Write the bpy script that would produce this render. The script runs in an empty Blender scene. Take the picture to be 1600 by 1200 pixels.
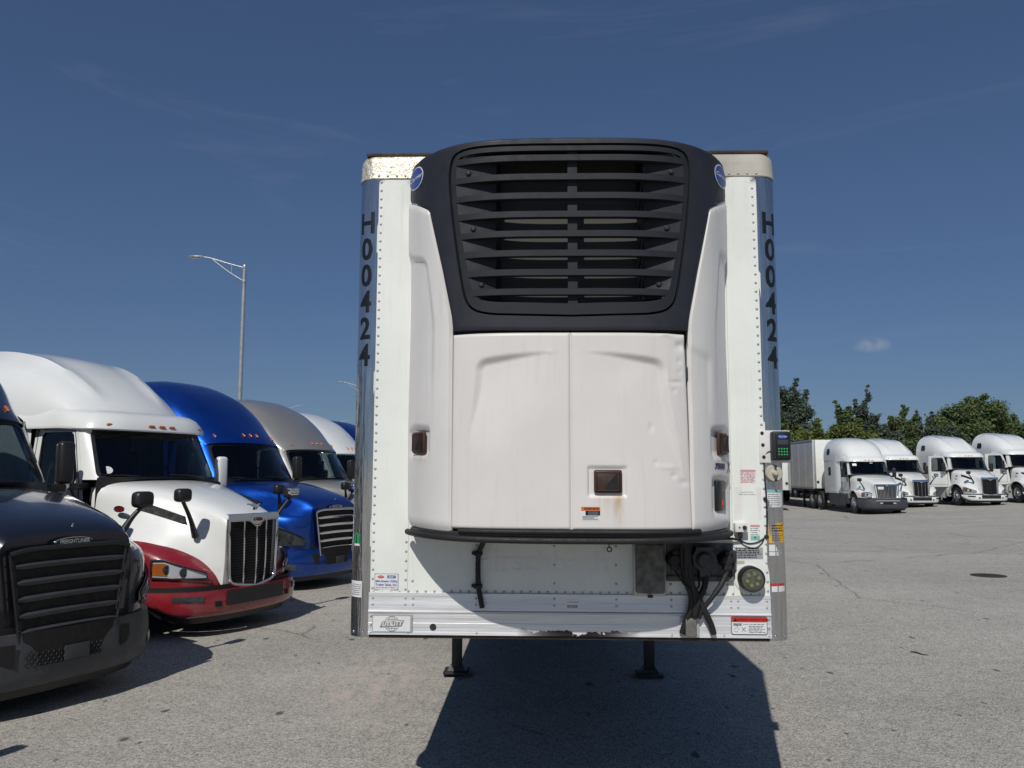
import bpy, bmesh, math, random
import numpy as np
from mathutils import Vector, Matrix

R = math.radians
random.seed(7)
rng = np.random.default_rng(11)
scene = bpy.context.scene
col = scene.collection

# ------------------------------------------------------------------ camera
cam_data = bpy.data.cameras.new("camera")
cam_data.sensor_width = 36.0
cam_data.lens = 1268.0 / 1600.0 * 36.0
cam_data.clip_start = 0.05
cam_data.clip_end = 6000.0
cam = bpy.data.objects.new("camera", cam_data)
cam.location = (0.0, 0.0, 2.05)
cam.rotation_euler = (R(90.0 + 6.365), 0.0, 0.0)
col.objects.link(cam)
scene.camera = cam

# ------------------------------------------------------------------ world, sun, exposure
SUN_EL, SUN_AZ = 45.0, 194.5       # sun stands behind the camera, a little to its left
world = bpy.data.worlds.new("World")
scene.world = world
world.use_nodes = True
wn, wl = world.node_tree.nodes, world.node_tree.links
wn.clear()
w_out = wn.new("ShaderNodeOutputWorld")
w_bg = wn.new("ShaderNodeBackground")
w_bg.inputs["Strength"].default_value = 0.05
sky = wn.new("ShaderNodeTexSky")
sky.sky_type = 'NISHITA'
sky.sun_disc = False
sky.sun_elevation = R(SUN_EL)
sky.sun_rotation = R(SUN_AZ)
sky.altitude = 200.0
sky.air_density = 1.0
sky.dust_density = 0.3
sky.ozone_density = 1.2
# thin high cloud, mixed into the sky by direction
w_tc = wn.new("ShaderNodeTexCoord")
w_map = wn.new("ShaderNodeMapping")
w_map.inputs["Rotation"].default_value = (0.0, R(-18), R(20))
w_map.inputs["Scale"].default_value = (1.3, 2.2, 9.0)
w_noise = wn.new("ShaderNodeTexNoise")
w_noise.inputs["Scale"].default_value = 1.7
w_noise.inputs["Detail"].default_value = 9.0
w_noise.inputs["Roughness"].default_value = 0.58
w_noise.inputs["Distortion"].default_value = 0.6
w_ramp = wn.new("ShaderNodeValToRGB")
w_ramp.color_ramp.elements[0].position = 0.55
w_ramp.color_ramp.elements[0].color = (0, 0, 0, 1)
w_ramp.color_ramp.elements[1].position = 0.88
w_ramp.color_ramp.elements[1].color = (0.19, 0.19, 0.19, 1)
# one small fair-weather puff
def wmath(op, a, b=None, c=None):
    n = wn.new("ShaderNodeMath"); n.operation = op
    for i, v in enumerate((a, b, c)):
        if v is None: continue
        if hasattr(v, "links") or isinstance(v, bpy.types.NodeSocket): wl.new(v, n.inputs[i])
        else: n.inputs[i].default_value = v
    return n.outputs[0]
w_sep = wn.new("ShaderNodeSeparateXYZ")
wl.new(w_tc.outputs["Generated"], w_sep.inputs[0])
w_pn = wn.new("ShaderNodeTexNoise")
w_pn.inputs["Scale"].default_value = 55.0
w_pn.inputs["Detail"].default_value = 6.0
wl.new(w_tc.outputs["Generated"], w_pn.inputs["Vector"])
px = wmath('DIVIDE', wmath('SUBTRACT', wmath('DIVIDE', w_sep.outputs[0], w_sep.outputs[1]), 0.4490), 0.030)
pz = wmath('DIVIDE', wmath('SUBTRACT', wmath('DIVIDE', w_sep.outputs[2], w_sep.outputs[1]), 0.1605), 0.0105)
pd = wmath('ADD', wmath('MULTIPLY', px, px), wmath('MULTIPLY', pz, pz))
puff = wmath('MULTIPLY', wmath('MAXIMUM', wmath('SUBTRACT', 1.0, pd), 0.0),
             wmath('MAXIMUM', wmath('MULTIPLY', wmath('SUBTRACT', w_pn.outputs["Fac"], 0.38), 2.2), 0.0))
puff = wmath('MULTIPLY', puff, wmath('GREATER_THAN', w_sep.outputs[1], 0.0))
w_fac = wmath('MINIMUM', wmath('ADD', w_ramp.outputs["Color"], wmath('MULTIPLY', puff, 0.95)), 0.6)
w_mix = wn.new("ShaderNodeMix"); w_mix.data_type = 'RGBA'
w_mix.inputs["B"].default_value = (6.2, 7.0, 8.6, 1.0)
wl.new(w_tc.outputs["Generated"], w_map.inputs["Vector"])
wl.new(w_map.outputs["Vector"], w_noise.inputs["Vector"])
wl.new(w_noise.outputs["Fac"], w_ramp.inputs["Fac"])
wl.new(w_fac, w_mix.inputs["Factor"])
w_gam = wn.new("ShaderNodeGamma"); w_gam.inputs["Gamma"].default_value = 0.68
w_tint = wn.new("ShaderNodeMix"); w_tint.data_type = 'RGBA'; w_tint.blend_type = 'MULTIPLY'
w_tint.inputs["Factor"].default_value = 1.0
w_tint.inputs["B"].default_value = (0.86, 1.16, 1.70, 1.0)
wl.new(sky.outputs["Color"], w_gam.inputs["Color"])
wl.new(w_gam.outputs["Color"], w_tint.inputs["A"])
wl.new(w_tint.outputs["Result"], w_mix.inputs["A"])
wl.new(w_mix.outputs["Result"], w_bg.inputs["Color"])
wl.new(w_bg.outputs["Background"], w_out.inputs["Surface"])

sun_data = bpy.data.lights.new("sun", 'SUN')
sun_data.energy = 3.2
sun_data.angle = R(0.53)
sun_data.color = (1.0, 0.955, 0.89)
sun = bpy.data.objects.new("sun", sun_data)
az = R(SUN_AZ)
sdir = Vector((math.sin(az) * math.cos(R(SUN_EL)), math.cos(az) * math.cos(R(SUN_EL)), math.sin(R(SUN_EL))))
sun.rotation_euler = sdir.to_track_quat('Z', 'Y').to_euler()
sun.location = (-6, -20, 25)
col.objects.link(sun)

scene.view_settings.view_transform = 'Standard'
scene.view_settings.look = 'None'
scene.view_settings.exposure = 0.0
scene.view_settings.gamma = 1.0
scene.view_settings.use_curve_mapping = False
scene.cycles.max_bounces = 8
scene.cycles.transparent_max_bounces = 16
scene.cycles.caustics_reflective = False
scene.cycles.caustics_refractive = False

# ------------------------------------------------------------------ helpers
class MB:
    """collects shapes, then links them as one mesh object"""
    def __init__(self):
        self.v = []; self.f = []
    def add(self, verts, faces):
        o = len(self.v)
        self.v.extend([tuple(map(float, p)) for p in verts])
        self.f.extend([tuple(i + o for i in fc) for fc in faces])
        return self
    def box(self, c, s, rot=None, taper=1.0):
        hx, hy, hz = s[0] / 2, s[1] / 2, s[2] / 2
        p = []
        for z in (-1, 1):
            t = taper if z > 0 else 1.0
            for x, y in ((-1, -1), (1, -1), (1, 1), (-1, 1)):
                q = Vector((x * hx * t, y * hy * t, z * hz))
                if rot is not None: q = rot @ q
                p.append((q.x + c[0], q.y + c[1], q.z + c[2]))
        return self.add(p, [(3, 2, 1, 0), (4, 5, 6, 7), (0, 1, 5, 4), (1, 2, 6, 5), (2, 3, 7, 6), (3, 0, 4, 7)])
    def rbox(self, c, s, r=0.01, seg=2, rot=None):
        bm = bmesh.new()
        bmesh.ops.create_cube(bm, size=1.0)
        for v in bm.verts: v.co = Vector((v.co.x * s[0], v.co.y * s[1], v.co.z * s[2]))
        r = min(r, 0.49 * min(s))
        bmesh.ops.bevel(bm, geom=list(bm.edges), offset=r, segments=seg, affect='EDGES', profile=0.5)
        bm.verts.index_update()
        vs = [(rot @ v.co if rot is not None else v.co) + Vector(c) for v in bm.verts]
        fs = [tuple(v.index for v in f.verts) for f in bm.faces]
        bm.free()
        return self.add(vs, fs)
    def tube(self, pts, r, n=8, cap=True):
        pts = [Vector(p) for p in pts]
        rs = r if isinstance(r, (list, tuple)) else [r] * len(pts)
        ref = None; rings = []
        for i, p in enumerate(pts):
            t = (pts[min(i + 1, len(pts) - 1)] - pts[max(i - 1, 0)])
            if t.length < 1e-9: t = Vector((0, 0, 1))
            t.normalize()
            if ref is None:
                ref = Vector((0, 0, 1)) if abs(t.z) < 0.9 else Vector((1, 0, 0))
            a = t.cross(ref)
            if a.length < 1e-6: a = t.cross(Vector((0.3, 1, 0.2)))
            a.normalize(); b = t.cross(a).normalized()
            ref = b.cross(t) * -1 if False else ref
            rings.append([p + (a * math.cos(2 * math.pi * k / n) + b * math.sin(2 * math.pi * k / n)) * rs[i] for k in range(n)])
        v = [q for ring in rings for q in ring]
        f = []
        for i in range(len(rings) - 1):
            for k in range(n):
                k2 = (k + 1) % n
                f.append((i * n + k, (i + 1) * n + k, (i + 1) * n + k2, i * n + k2))
        if cap:
            f.append(tuple(range(n)))
            f.append(tuple(reversed(range((len(rings) - 1) * n, len(rings) * n))))
        return self.add(v, f)
    def grid(self, rows, closed=False):
        """rows: equally long lists of points"""
        m = len(rows[0]); v = [p for r_ in rows for p in r_]; f = []
        for i in range(len(rows) - 1):
            for k in range(m - 1 + (1 if closed else 0)):
                k2 = (k + 1) % m
                f.append((i * m + k, i * m + k2, (i + 1) * m + k2, (i + 1) * m + k))
        return self.add(v, f)
    def lathe(self, prof, c=(0, 0, 0), axis='Y', n=24):
        """prof: (radius, along)"""
        rows = []
        for r_, a in prof:
            row = []
            for k in range(n):
                t = 2 * math.pi * k / n
                x, y = r_ * math.cos(t), r_ * math.sin(t)
                q = {'Y': (x, a, y), 'X': (a, x, y), 'Z': (x, y, a)}[axis]
                row.append((q[0] + c[0], q[1] + c[1], q[2] + c[2]))
            rows.append(row)
        return self.grid(rows, closed=True)
    def prism(self, poly, y0, y1, axis='Y'):
        """poly: (a, b) outline; extruded along axis"""
        n = len(poly)
        def P(a, b, t): return {'Y': (a, t, b), 'X': (t, a, b), 'Z': (a, b, t)}[axis]
        v = [P(a, b, y0) for a, b in poly] + [P(a, b, y1) for a, b in poly]
        f = [tuple(range(n)), tuple(reversed(range(n, 2 * n)))]
        f += [(i, n + i, n + (i + 1) % n, (i + 1) % n) for i in range(n)]
        return self.add(v, f)
    def build(self, name, m, parent=None, smooth=35, kind=None, label=None, fix=True):
        me = bpy.data.meshes.new(name)
        me.from_pydata(self.v, [], self.f)
        if fix:
            bm = bmesh.new(); bm.from_mesh(me)
            bmesh.ops.remove_doubles(bm, verts=bm.verts, dist=1e-5)
            bmesh.ops.recalc_face_normals(bm, faces=bm.faces)
            bm.to_mesh(me); bm.free()
        me.validate()
        if smooth:
            me.polygons.foreach_set('use_smooth', [True] * len(me.polygons))
            me.set_sharp_from_angle(angle=R(smooth))
        me.update()
        o = bpy.data.objects.new(name, me)
        if m is not None: me.materials.append(m)
        if parent is not None: o.parent = parent
        if kind: o['kind'] = kind
        if label: o['label'] = label
        col.objects.link(o)
        return o

def tag(o, label=None, cat=None, group=None, kind=None):
    if label: o['label'] = label
    if cat: o['category'] = cat
    if group: o['group'] = group
    if kind: o['kind'] = kind
    return o

def empty(name, loc=(0, 0, 0), rot=(0, 0, 0)):
    o = bpy.data.objects.new(name, None)
    o.location = loc; o.rotation_euler = rot
    o.empty_display_size = 0.3
    col.objects.link(o)
    return o

def copy_tree(o, parent=None):
    c = o.copy(); col.objects.link(c); c.parent = parent
    for ch in o.children: copy_tree(ch, c)
    return c

def interp(keys, x):
    """smooth cubic through (x, value) keys"""
    ks = sorted(keys.items()) if isinstance(keys, dict) else keys
    if x <= ks[0][0]: return ks[0][1]
    if x >= ks[-1][0]: return ks[-1][1]
    for i in range(len(ks) - 1):
        if ks[i][0] <= x <= ks[i + 1][0]: break
    x0, y0 = ks[i]; x1, y1 = ks[i + 1]
    h = x1 - x0
    s = (y1 - y0) / h
    sl = (y0 - ks[i - 1][1]) / (x0 - ks[i - 1][0]) if i > 0 else s
    sr = (ks[i + 2][1] - y1) / (ks[i + 2][0] - x1) if i + 2 < len(ks) else s
    m0 = 0.0 if sl * s <= 0 else 2 * sl * s / (sl + s) if i > 0 else s
    m1 = 0.0 if sr * s <= 0 else 2 * sr * s / (sr + s) if i + 2 < len(ks) else s
    t = (x - x0) / h
    return (y0 * (1 + 2 * t) * (1 - t) ** 2 + m0 * h * t * (1 - t) ** 2 + y1 * t * t * (3 - 2 * t) + m1 * h * t * t * (t - 1))

def catmull(pts, n):
    """n points along a smooth curve through pts"""
    pts = [np.array(p, float) for p in pts]
    L = [0.0]
    for a, b in zip(pts, pts[1:]): L.append(L[-1] + max(1e-9, float(np.linalg.norm(b - a))))
    out = []
    for k in range(n):
        s = L[-1] * k / (n - 1)
        i = 0
        while i < len(pts) - 2 and L[i + 1] < s: i += 1
        t = (s - L[i]) / (L[i + 1] - L[i])
        p1, p2 = pts[i], pts[i + 1]
        p0 = pts[i - 1] if i > 0 else 2 * p1 - p2
        p3 = pts[i + 2] if i + 2 < len(pts) else 2 * p2 - p1
        h = L[i + 1] - L[i]
        d1 = (p2 - p0) / (h + (L[i] - L[i - 1] if i > 0 else h)) * h
        d2 = (p3 - p1) / (h + (L[i + 2] - L[i + 1] if i + 2 < len(pts) else h)) * h
        out.append(tuple(p1 * (2 * t ** 3 - 3 * t ** 2 + 1) + d1 * (t ** 3 - 2 * t ** 2 + t) + p2 * (3 * t ** 2 - 2 * t ** 3) + d2 * (t ** 3 - t ** 2)))
    return out

def lerp(a, b, t): return a + (b - a) * t
def sstep(a, b, x):
    if a == b: return 1.0 if x > b else 0.0
    t = min(1.0, max(0.0, (x - a) / (b - a)))
    return t * t * (3 - 2 * t)

def text_mesh(s, size, bold=0.0, shear=0.0, sx=1.0, extrude=0.0, align='CENTER'):
    cu = bpy.data.curves.new('lettering', 'FONT')
    cu.body = s; cu.size = size; cu.offset = bold; cu.shear = shear; cu.extrude = extrude
    cu.align_x = align; cu.align_y = 'CENTER'
    cu.resolution_u = 4
    ob = bpy.data.objects.new('lettering', cu)
    col.objects.link(ob)
    bpy.context.view_layer.update()
    me = bpy.data.meshes.new_from_object(ob.evaluated_get(bpy.context.evaluated_depsgraph_get()))
    bpy.data.objects.remove(ob, do_unlink=True)
    bpy.data.curves.remove(cu)
    if sx != 1.0:
        for v in me.vertices: v.co.x *= sx
    return me

def place_text(s, size, m, parent, loc, name='lettering', rot=(R(90), 0, 0), warp=None, cuts=0, **kw):
    """flat lettering; warp(x, y) -> point puts it on a curved surface"""
    me = text_mesh(s, size, **kw)
    if warp is not None:
        bm = bmesh.new(); bm.from_mesh(me)
        xs = [v.co.x for v in bm.verts]
        if xs and cuts:
            for k in range(1, cuts):
                x = lerp(min(xs), max(xs), k / cuts)
                bmesh.ops.bisect_plane(bm, geom=bm.verts[:] + bm.edges[:] + bm.faces[:], plane_co=(x, 0, 0), plane_no=(1, 0, 0))
        for v in bm.verts: v.co = Vector(warp(v.co.x, v.co.y))
        bm.to_mesh(me); bm.free()
    me.materials.clear(); me.materials.append(m)
    o = bpy.data.objects.new(name, me)
    o.parent = parent
    if warp is None:
        o.location = loc; o.rotation_euler = rot
    col.objects.link(o)
    return o

# ------------------------------------------------------------------ materials
def nodes_of(name):
    m = bpy.data.materials.new(name)
    m.use_nodes = True
    nt = m.node_tree
    b = nt.nodes["Principled BSDF"]
    return m, nt.nodes, nt.links, b

def tex_noise(nd, lk, scale, detail=4.0, rough=0.55, coord='Object', mapping=None, dist=0.0):
    tc = nd.new("ShaderNodeTexCoord")
    n = nd.new("ShaderNodeTexNoise")
    n.inputs["Scale"].default_value = scale
    n.inputs["Detail"].default_value = detail
    n.inputs["Roughness"].default_value = rough
    n.inputs["Distortion"].default_value = dist
    if mapping:
        mp = nd.new("ShaderNodeMapping"); mp.inputs["Scale"].default_value = mapping
        lk.new(tc.outputs[coord], mp.inputs[0]); lk.new(mp.outputs[0], n.inputs["Vector"])
    else:
        lk.new(tc.outputs[coord], n.inputs["Vector"])
    return n.outputs["Fac"]

def ramp(nd, lk, fac, stops):
    r_ = nd.new("ShaderNodeValToRGB")
    e = r_.color_ramp.elements
    while len(e) < len(stops): e.new(0.5)
    for i, (p, c) in enumerate(stops):
        e[i].position = p
        e[i].color = (c, c, c, 1) if not isinstance(c, tuple) else (*c[:3], 1)
    lk.new(fac, r_.inputs["Fac"])
    return r_.outputs["Color"]

def mixc(nd, lk, fac, a, b, mode='MIX'):
    n = nd.new("ShaderNodeMix"); n.data_type = 'RGBA'; n.blend_type = mode
    for k, v in (("Factor", fac), ("A", a), ("B", b)):
        if isinstance(v, bpy.types.NodeSocket): lk.new(v, n.inputs[k])
        elif k == "Factor": n.inputs[k].default_value = v
        else: n.inputs[k].default_value = (*v[:3], 1)
    return n.outputs["Result"]

def fmath(nd, lk, op, a, b=None, c=None, clamp=False):
    n = nd.new("ShaderNodeMath"); n.operation = op; n.use_clamp = clamp
    for i, v in enumerate((a, b, c)):
        if v is None: continue
        if isinstance(v, bpy.types.NodeSocket): lk.new(v, n.inputs[i])
        else: n.inputs[i].default_value = v
    return n.outputs[0]

def bump(nd, lk, b, h, strength=0.2, dist=0.01):
    n = nd.new("ShaderNodeBump")
    n.inputs["Strength"].default_value = strength
    n.inputs["Distance"].default_value = dist
    lk.new(h, n.inputs["Height"]); lk.new(n.outputs[0], b.inputs["Normal"])

def plain(name, c, rough=0.5, metal=0.0, coat=0.0, var=0.12, scale=6.0, spec=0.5, bmp=0.0, bscale=60.0, flake=0.0):
    """procedural surface: base colour with a soft tonal variation and uneven gloss"""
    m, nd, lk, b = nodes_of(name)
    n = tex_noise(nd, lk, scale, 6.0, 0.6)
    f = ramp(nd, lk, n, [(0.3, 1 - var), (0.7, 1 + var * 0.4)])
    lk.new(mixc(nd, lk, 1.0, c, f, 'MULTIPLY'), b.inputs["Base Color"])
    rr = ramp(nd, lk, tex_noise(nd, lk, scale * 3.1, 5.0, 0.6), [(0.3, max(0.0, rough * 0.8)), (0.75, min(1.0, rough * 1.25))])
    lk.new(rr, b.inputs["Roughness"])
    b.inputs["Metallic"].default_value = metal
    b.inputs["Specular IOR Level"].default_value = spec
    b.inputs["Coat Weight"].default_value = coat
    b.inputs["Coat Roughness"].default_value = 0.04
    if bmp: bump(nd, lk, b, tex_noise(nd, lk, bscale, 4.0, 0.6), bmp, 0.01)
    return m

def make_glass(name, tint=(0.30, 0.36, 0.36), ior=1.5):
    m = bpy.data.materials.new(name); m.use_nodes = True
    nd, lk = m.node_tree.nodes, m.node_tree.links
    nd.clear()
    out = nd.new("ShaderNodeOutputMaterial"); mx = nd.new("ShaderNodeMixShader")
    tr = nd.new("ShaderNodeBsdfTransparent"); tr.inputs[0].default_value = (*tint, 1)
    gl = nd.new("ShaderNodeBsdfGlossy"); gl.inputs["Roughness"].default_value = 0.015
    gl.inputs["Color"].default_value = (0.95, 0.97, 1.0, 1)
    lw = nd.new("ShaderNodeLayerWeight")
    f0 = ((ior - 1) / (ior + 1)) ** 2
    fr_ = fmath(nd, lk, 'MULTIPLY_ADD', fmath(nd, lk, 'POWER', lw.outputs["Facing"], 5.0), 1 - f0, f0)
    n = tex_noise(nd, lk, 3.0, 4.0)
    bp = nd.new("ShaderNodeBump"); bp.inputs["Strength"].default_value = 0.02; bp.inputs["Distance"].default_value = 0.02
    lk.new(n, bp.inputs["Height"]); lk.new(bp.outputs[0], gl.inputs["Normal"])
    lk.new(fr_, mx.inputs[0]); lk.new(tr.outputs[0], mx.inputs[1]); lk.new(gl.outputs[0], mx.inputs[2])
    lk.new(mx.outputs[0], out.inputs["Surface"])
    return m

M = {}
M['chrome'] = plain('chrome', (0.82, 0.83, 0.84), 0.07, 1.0, var=0.05)
M['black_plastic'] = plain('black_plastic', (0.018, 0.019, 0.021), 0.42, var=0.3, scale=9)
M['grey_plastic'] = plain('grey_plastic', (0.045, 0.049, 0.056), 0.5, var=0.25, scale=7)
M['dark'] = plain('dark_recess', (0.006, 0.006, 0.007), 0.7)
M['rubber'] = plain('rubber', (0.014, 0.014, 0.015), 0.65, var=0.3, scale=12)
M['steel'] = plain('steel_black', (0.03, 0.03, 0.032), 0.5, var=0.3, scale=12)
M['rim'] = plain('rim_steel', (0.55, 0.56, 0.57), 0.28, 0.9, var=0.2, scale=9)
M['amber'] = plain('amber_lens', (0.50, 0.14, 0.03), 0.2, coat=0.6)
M['red_lens'] = plain('red_lens', (0.13, 0.012, 0.016), 0.25, coat=0.4)
M['interior'] = plain('cab_interior', (0.022, 0.022, 0.026), 0.75)
M['seat'] = plain('seat_fabric', (0.03, 0.031, 0.036), 0.85)
M['glass'] = make_glass('tinted_glass', (0.30, 0.35, 0.36), 1.5)
M['lamp_glass'] = make_glass('lamp_glass', (0.86, 0.88, 0.9), 1.4)
M['reflector'] = plain('lamp_reflector', (0.80, 0.81, 0.82), 0.25, 0.25)
M['galv'] = plain('galvanised_steel', (0.46, 0.48, 0.49), 0.42, 0.55, var=0.2, scale=4)
M['white_plain'] = plain('white_board', (0.76, 0.76, 0.74), 0.4)
# ------------------------------------------------------------------ ground
def ground_z(x, y):
    return min(0.62, 0.043 * max(0.0, x - 17.5)) * sstep(20.0, 43.0, y)

def ground_material():
    m, nd, lk, b = nodes_of('worn_asphalt')
    fine = tex_noise(nd, lk, 95.0, 3.0, 0.7)
    agg = nd.new("ShaderNodeTexVoronoi"); agg.inputs["Scale"].default_value = 72.0; agg.voronoi_dimensions = '2D'
    tc = nd.new("ShaderNodeTexCoord"); lk.new(tc.outputs["Object"], agg.inputs["Vector"])
    mid = tex_noise(nd, lk, 3.2, 8.0, 0.62)
    big = tex_noise(nd, lk, 0.23, 6.0, 0.55, dist=0.5)
    streak = tex_noise(nd, lk, 1.0, 6.0, 0.6, mapping=(0.10, 0.55, 1.0), dist=0.4)
    c = ramp(nd, lk, fine, [(0.32, (0.18, 0.172, 0.158)), (0.5, (0.405, 0.39, 0.36)), (0.68, (0.66, 0.64, 0.595))])
    sepc = nd.new("ShaderNodeSeparateColor"); lk.new(agg.outputs["Color"], sepc.inputs[0])
    c = mixc(nd, lk, 1.0, c, ramp(nd, lk, sepc.outputs[0], [(0.0, (0.56, 0.55, 0.53)), (0.25, (0.88, 0.87, 0.86)), (0.7, (1.10, 1.10, 1.08)), (1.0, (1.36, 1.35, 1.32))]), 'MULTIPLY')
    ag2 = nd.new("ShaderNodeTexVoronoi"); ag2.inputs["Scale"].default_value = 17.0; ag2.voronoi_dimensions = '2D'
    lk.new(tc.outputs["Object"], ag2.inputs["Vector"])
    sep2 = nd.new("ShaderNodeSeparateColor"); lk.new(ag2.outputs["Color"], sep2.inputs[0])
    c = mixc(nd, lk, 1.0, c, ramp(nd, lk, sep2.outputs[1], [(0.0, 0.95), (1.0, 1.05)]), 'MULTIPLY')
    c = mixc(nd, lk, 1.0, c, ramp(nd, lk, mid, [(0.30, 0.92), (0.68, 1.05)]), 'MULTIPLY')
    c = mixc(nd, lk, 1.0, c, ramp(nd, lk, big, [(0.30, (0.92, 0.92, 0.91)), (0.68, (1.06, 1.06, 1.05))]), 'MULTIPLY')
    c = mixc(nd, lk, 1.0, c, ramp(nd, lk, streak, [(0.34, 0.91), (0.62, 1.03)]), 'MULTIPLY')
    # pinkish wash marks left of the trailer
    sep = nd.new("ShaderNodeSeparateXYZ"); lk.new(tc.outputs["Object"], sep.inputs[0])
    dx = fmath(nd, lk, 'DIVIDE', fmath(nd, lk, 'SUBTRACT', sep.outputs[0], -1.35), 0.75)
    dy = fmath(nd, lk, 'DIVIDE', fmath(nd, lk, 'SUBTRACT', sep.outputs[1], 8.4), 1.9)
    rad = fmath(nd, lk, 'SUBTRACT', 1.0, fmath(nd, lk, 'ADD', fmath(nd, lk, 'MULTIPLY', dx, dx), fmath(nd, lk, 'MULTIPLY', dy, dy)), clamp=True)
    pn = ramp(nd, lk, tex_noise(nd, lk, 5.0, 6.0, 0.7, mapping=(1.6, 0.5, 1)), [(0.44, 0.0), (0.62, 0.85)])
    c = mixc(nd, lk, fmath(nd, lk, 'MULTIPLY', rad, pn), c, (0.56, 0.47, 0.43))
    # drips of oil: sparse cells with a dark, slightly ragged heart
    for sc, rad_, keep, dark in ((1.15, 0.045, 0.66, 0.06), (2.6, 0.055, 0.82, 0.08), (0.55, 0.030, 0.55, 0.05)):
        vo = nd.new("ShaderNodeTexVoronoi"); vo.inputs["Scale"].default_value = sc; vo.voronoi_dimensions = '2D'
        mp = nd.new("ShaderNodeMapping"); mp.inputs["Location"].default_value = (sc * 1.7, 3.3, 0)
        mp.inputs["Scale"].default_value = (1.0, 0.55, 1.0)
        lk.new(tc.outputs["Object"], mp.inputs[0])
        wob = nd.new("ShaderNodeMix"); wob.data_type = 'VECTOR'; wob.inputs["Factor"].default_value = 0.03
        nn = nd.new("ShaderNodeTexNoise"); nn.inputs["Scale"].default_value = 9.0; lk.new(tc.outputs["Object"], nn.inputs["Vector"])
        lk.new(mp.outputs[0], wob.inputs["A"]); lk.new(nn.outputs["Color"], wob.inputs["B"])
        lk.new(wob.outputs["Result"], vo.inputs["Vector"])
        spot = ramp(nd, lk, vo.outputs["Distance"], [(rad_ * 0.55, 0.8), (rad_, 0.0)])
        sc_ = nd.new("ShaderNodeSeparateColor"); lk.new(vo.outputs["Color"], sc_.inputs[0])
        on = fmath(nd, lk, 'GREATER_THAN', sc_.outputs[0], keep)
        c = mixc(nd, lk, fmath(nd, lk, 'MULTIPLY', spot, on), c, (dark, dark, dark))
    # hairline cracks
    for sc, w, amt, thr in ((0.16, 0.0013, 0.6, 0.47), (0.5, 0.0028, 0.4, 0.60)):
        vo = nd.new("ShaderNodeTexVoronoi"); vo.feature = 'DISTANCE_TO_EDGE'; vo.inputs["Scale"].default_value = sc
        wob = nd.new("ShaderNodeMix"); wob.data_type = 'VECTOR'; wob.inputs["Factor"].default_value = 0.22
        nn = nd.new("ShaderNodeTexNoise"); nn.inputs["Scale"].default_value = 1.3; nn.inputs["Detail"].default_value = 7.0
        lk.new(tc.outputs["Object"], nn.inputs["Vector"])
        lk.new(tc.outputs["Object"], wob.inputs["A"]); lk.new(nn.outputs["Color"], wob.inputs["B"])
        lk.new(wob.outputs["Result"], vo.inputs["Vector"])
        crack = ramp(nd, lk, vo.outputs["Distance"], [(w * 0.4, amt), (w, 0.0)])
        mask = ramp(nd, lk, tex_noise(nd, lk, 0.35, 3.0), [(thr, 0.0), (thr + 0.06, 1.0)])
        c = mixc(nd, lk, fmath(nd, lk, 'MULTIPLY', crack, mask), c, (0.07, 0.068, 0.065))
    lk.new(c, b.inputs["Base Color"])
    b.inputs["Roughness"].default_value = 0.92
    b.inputs["Specular IOR Level"].default_value = 0.25
    hgt = fmath(nd, lk, 'ADD', fine, agg.outputs["Distance"])
    bump(nd, lk, b, hgt, 0.55, 0.006)
    return m

def build_ground():
    xs = [-1500, -400, -120, -60, -30, -15, -6, 0, 6, 12, 16, 17.5, 19, 21, 23, 25, 27, 29, 31, 33, 36, 45, 60, 120, 400, 1500]
    ys = [-400, -60, -20, -5, 0, 5, 10, 15, 20, 22, 25, 28, 31, 34, 37, 40, 43, 46, 50, 58, 70, 100, 200, 600, 2500]
    mb = MB()
    mb.grid([[(x, y, ground_z(x, y)) for x in xs] for y in ys])
    o = mb.build('ground', ground_material(), smooth=80)
    tag(o, 'worn grey asphalt yard with cracks and oil spots', kind='structure')
build_ground()

# ------------------------------------------------------------------ refrigerated trailer
TR = empty('refrigerated_trailer', (0.324, 4.85, 0.0), (0, R(0.234), R(-1.72)))
TR.location = (0.324 - 1.106 * math.sin(R(0.234)), 4.85, 0.0)
tag(TR, 'white refrigerated semi trailer with black grille unit, seen head on in the middle', 'trailer')

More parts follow.
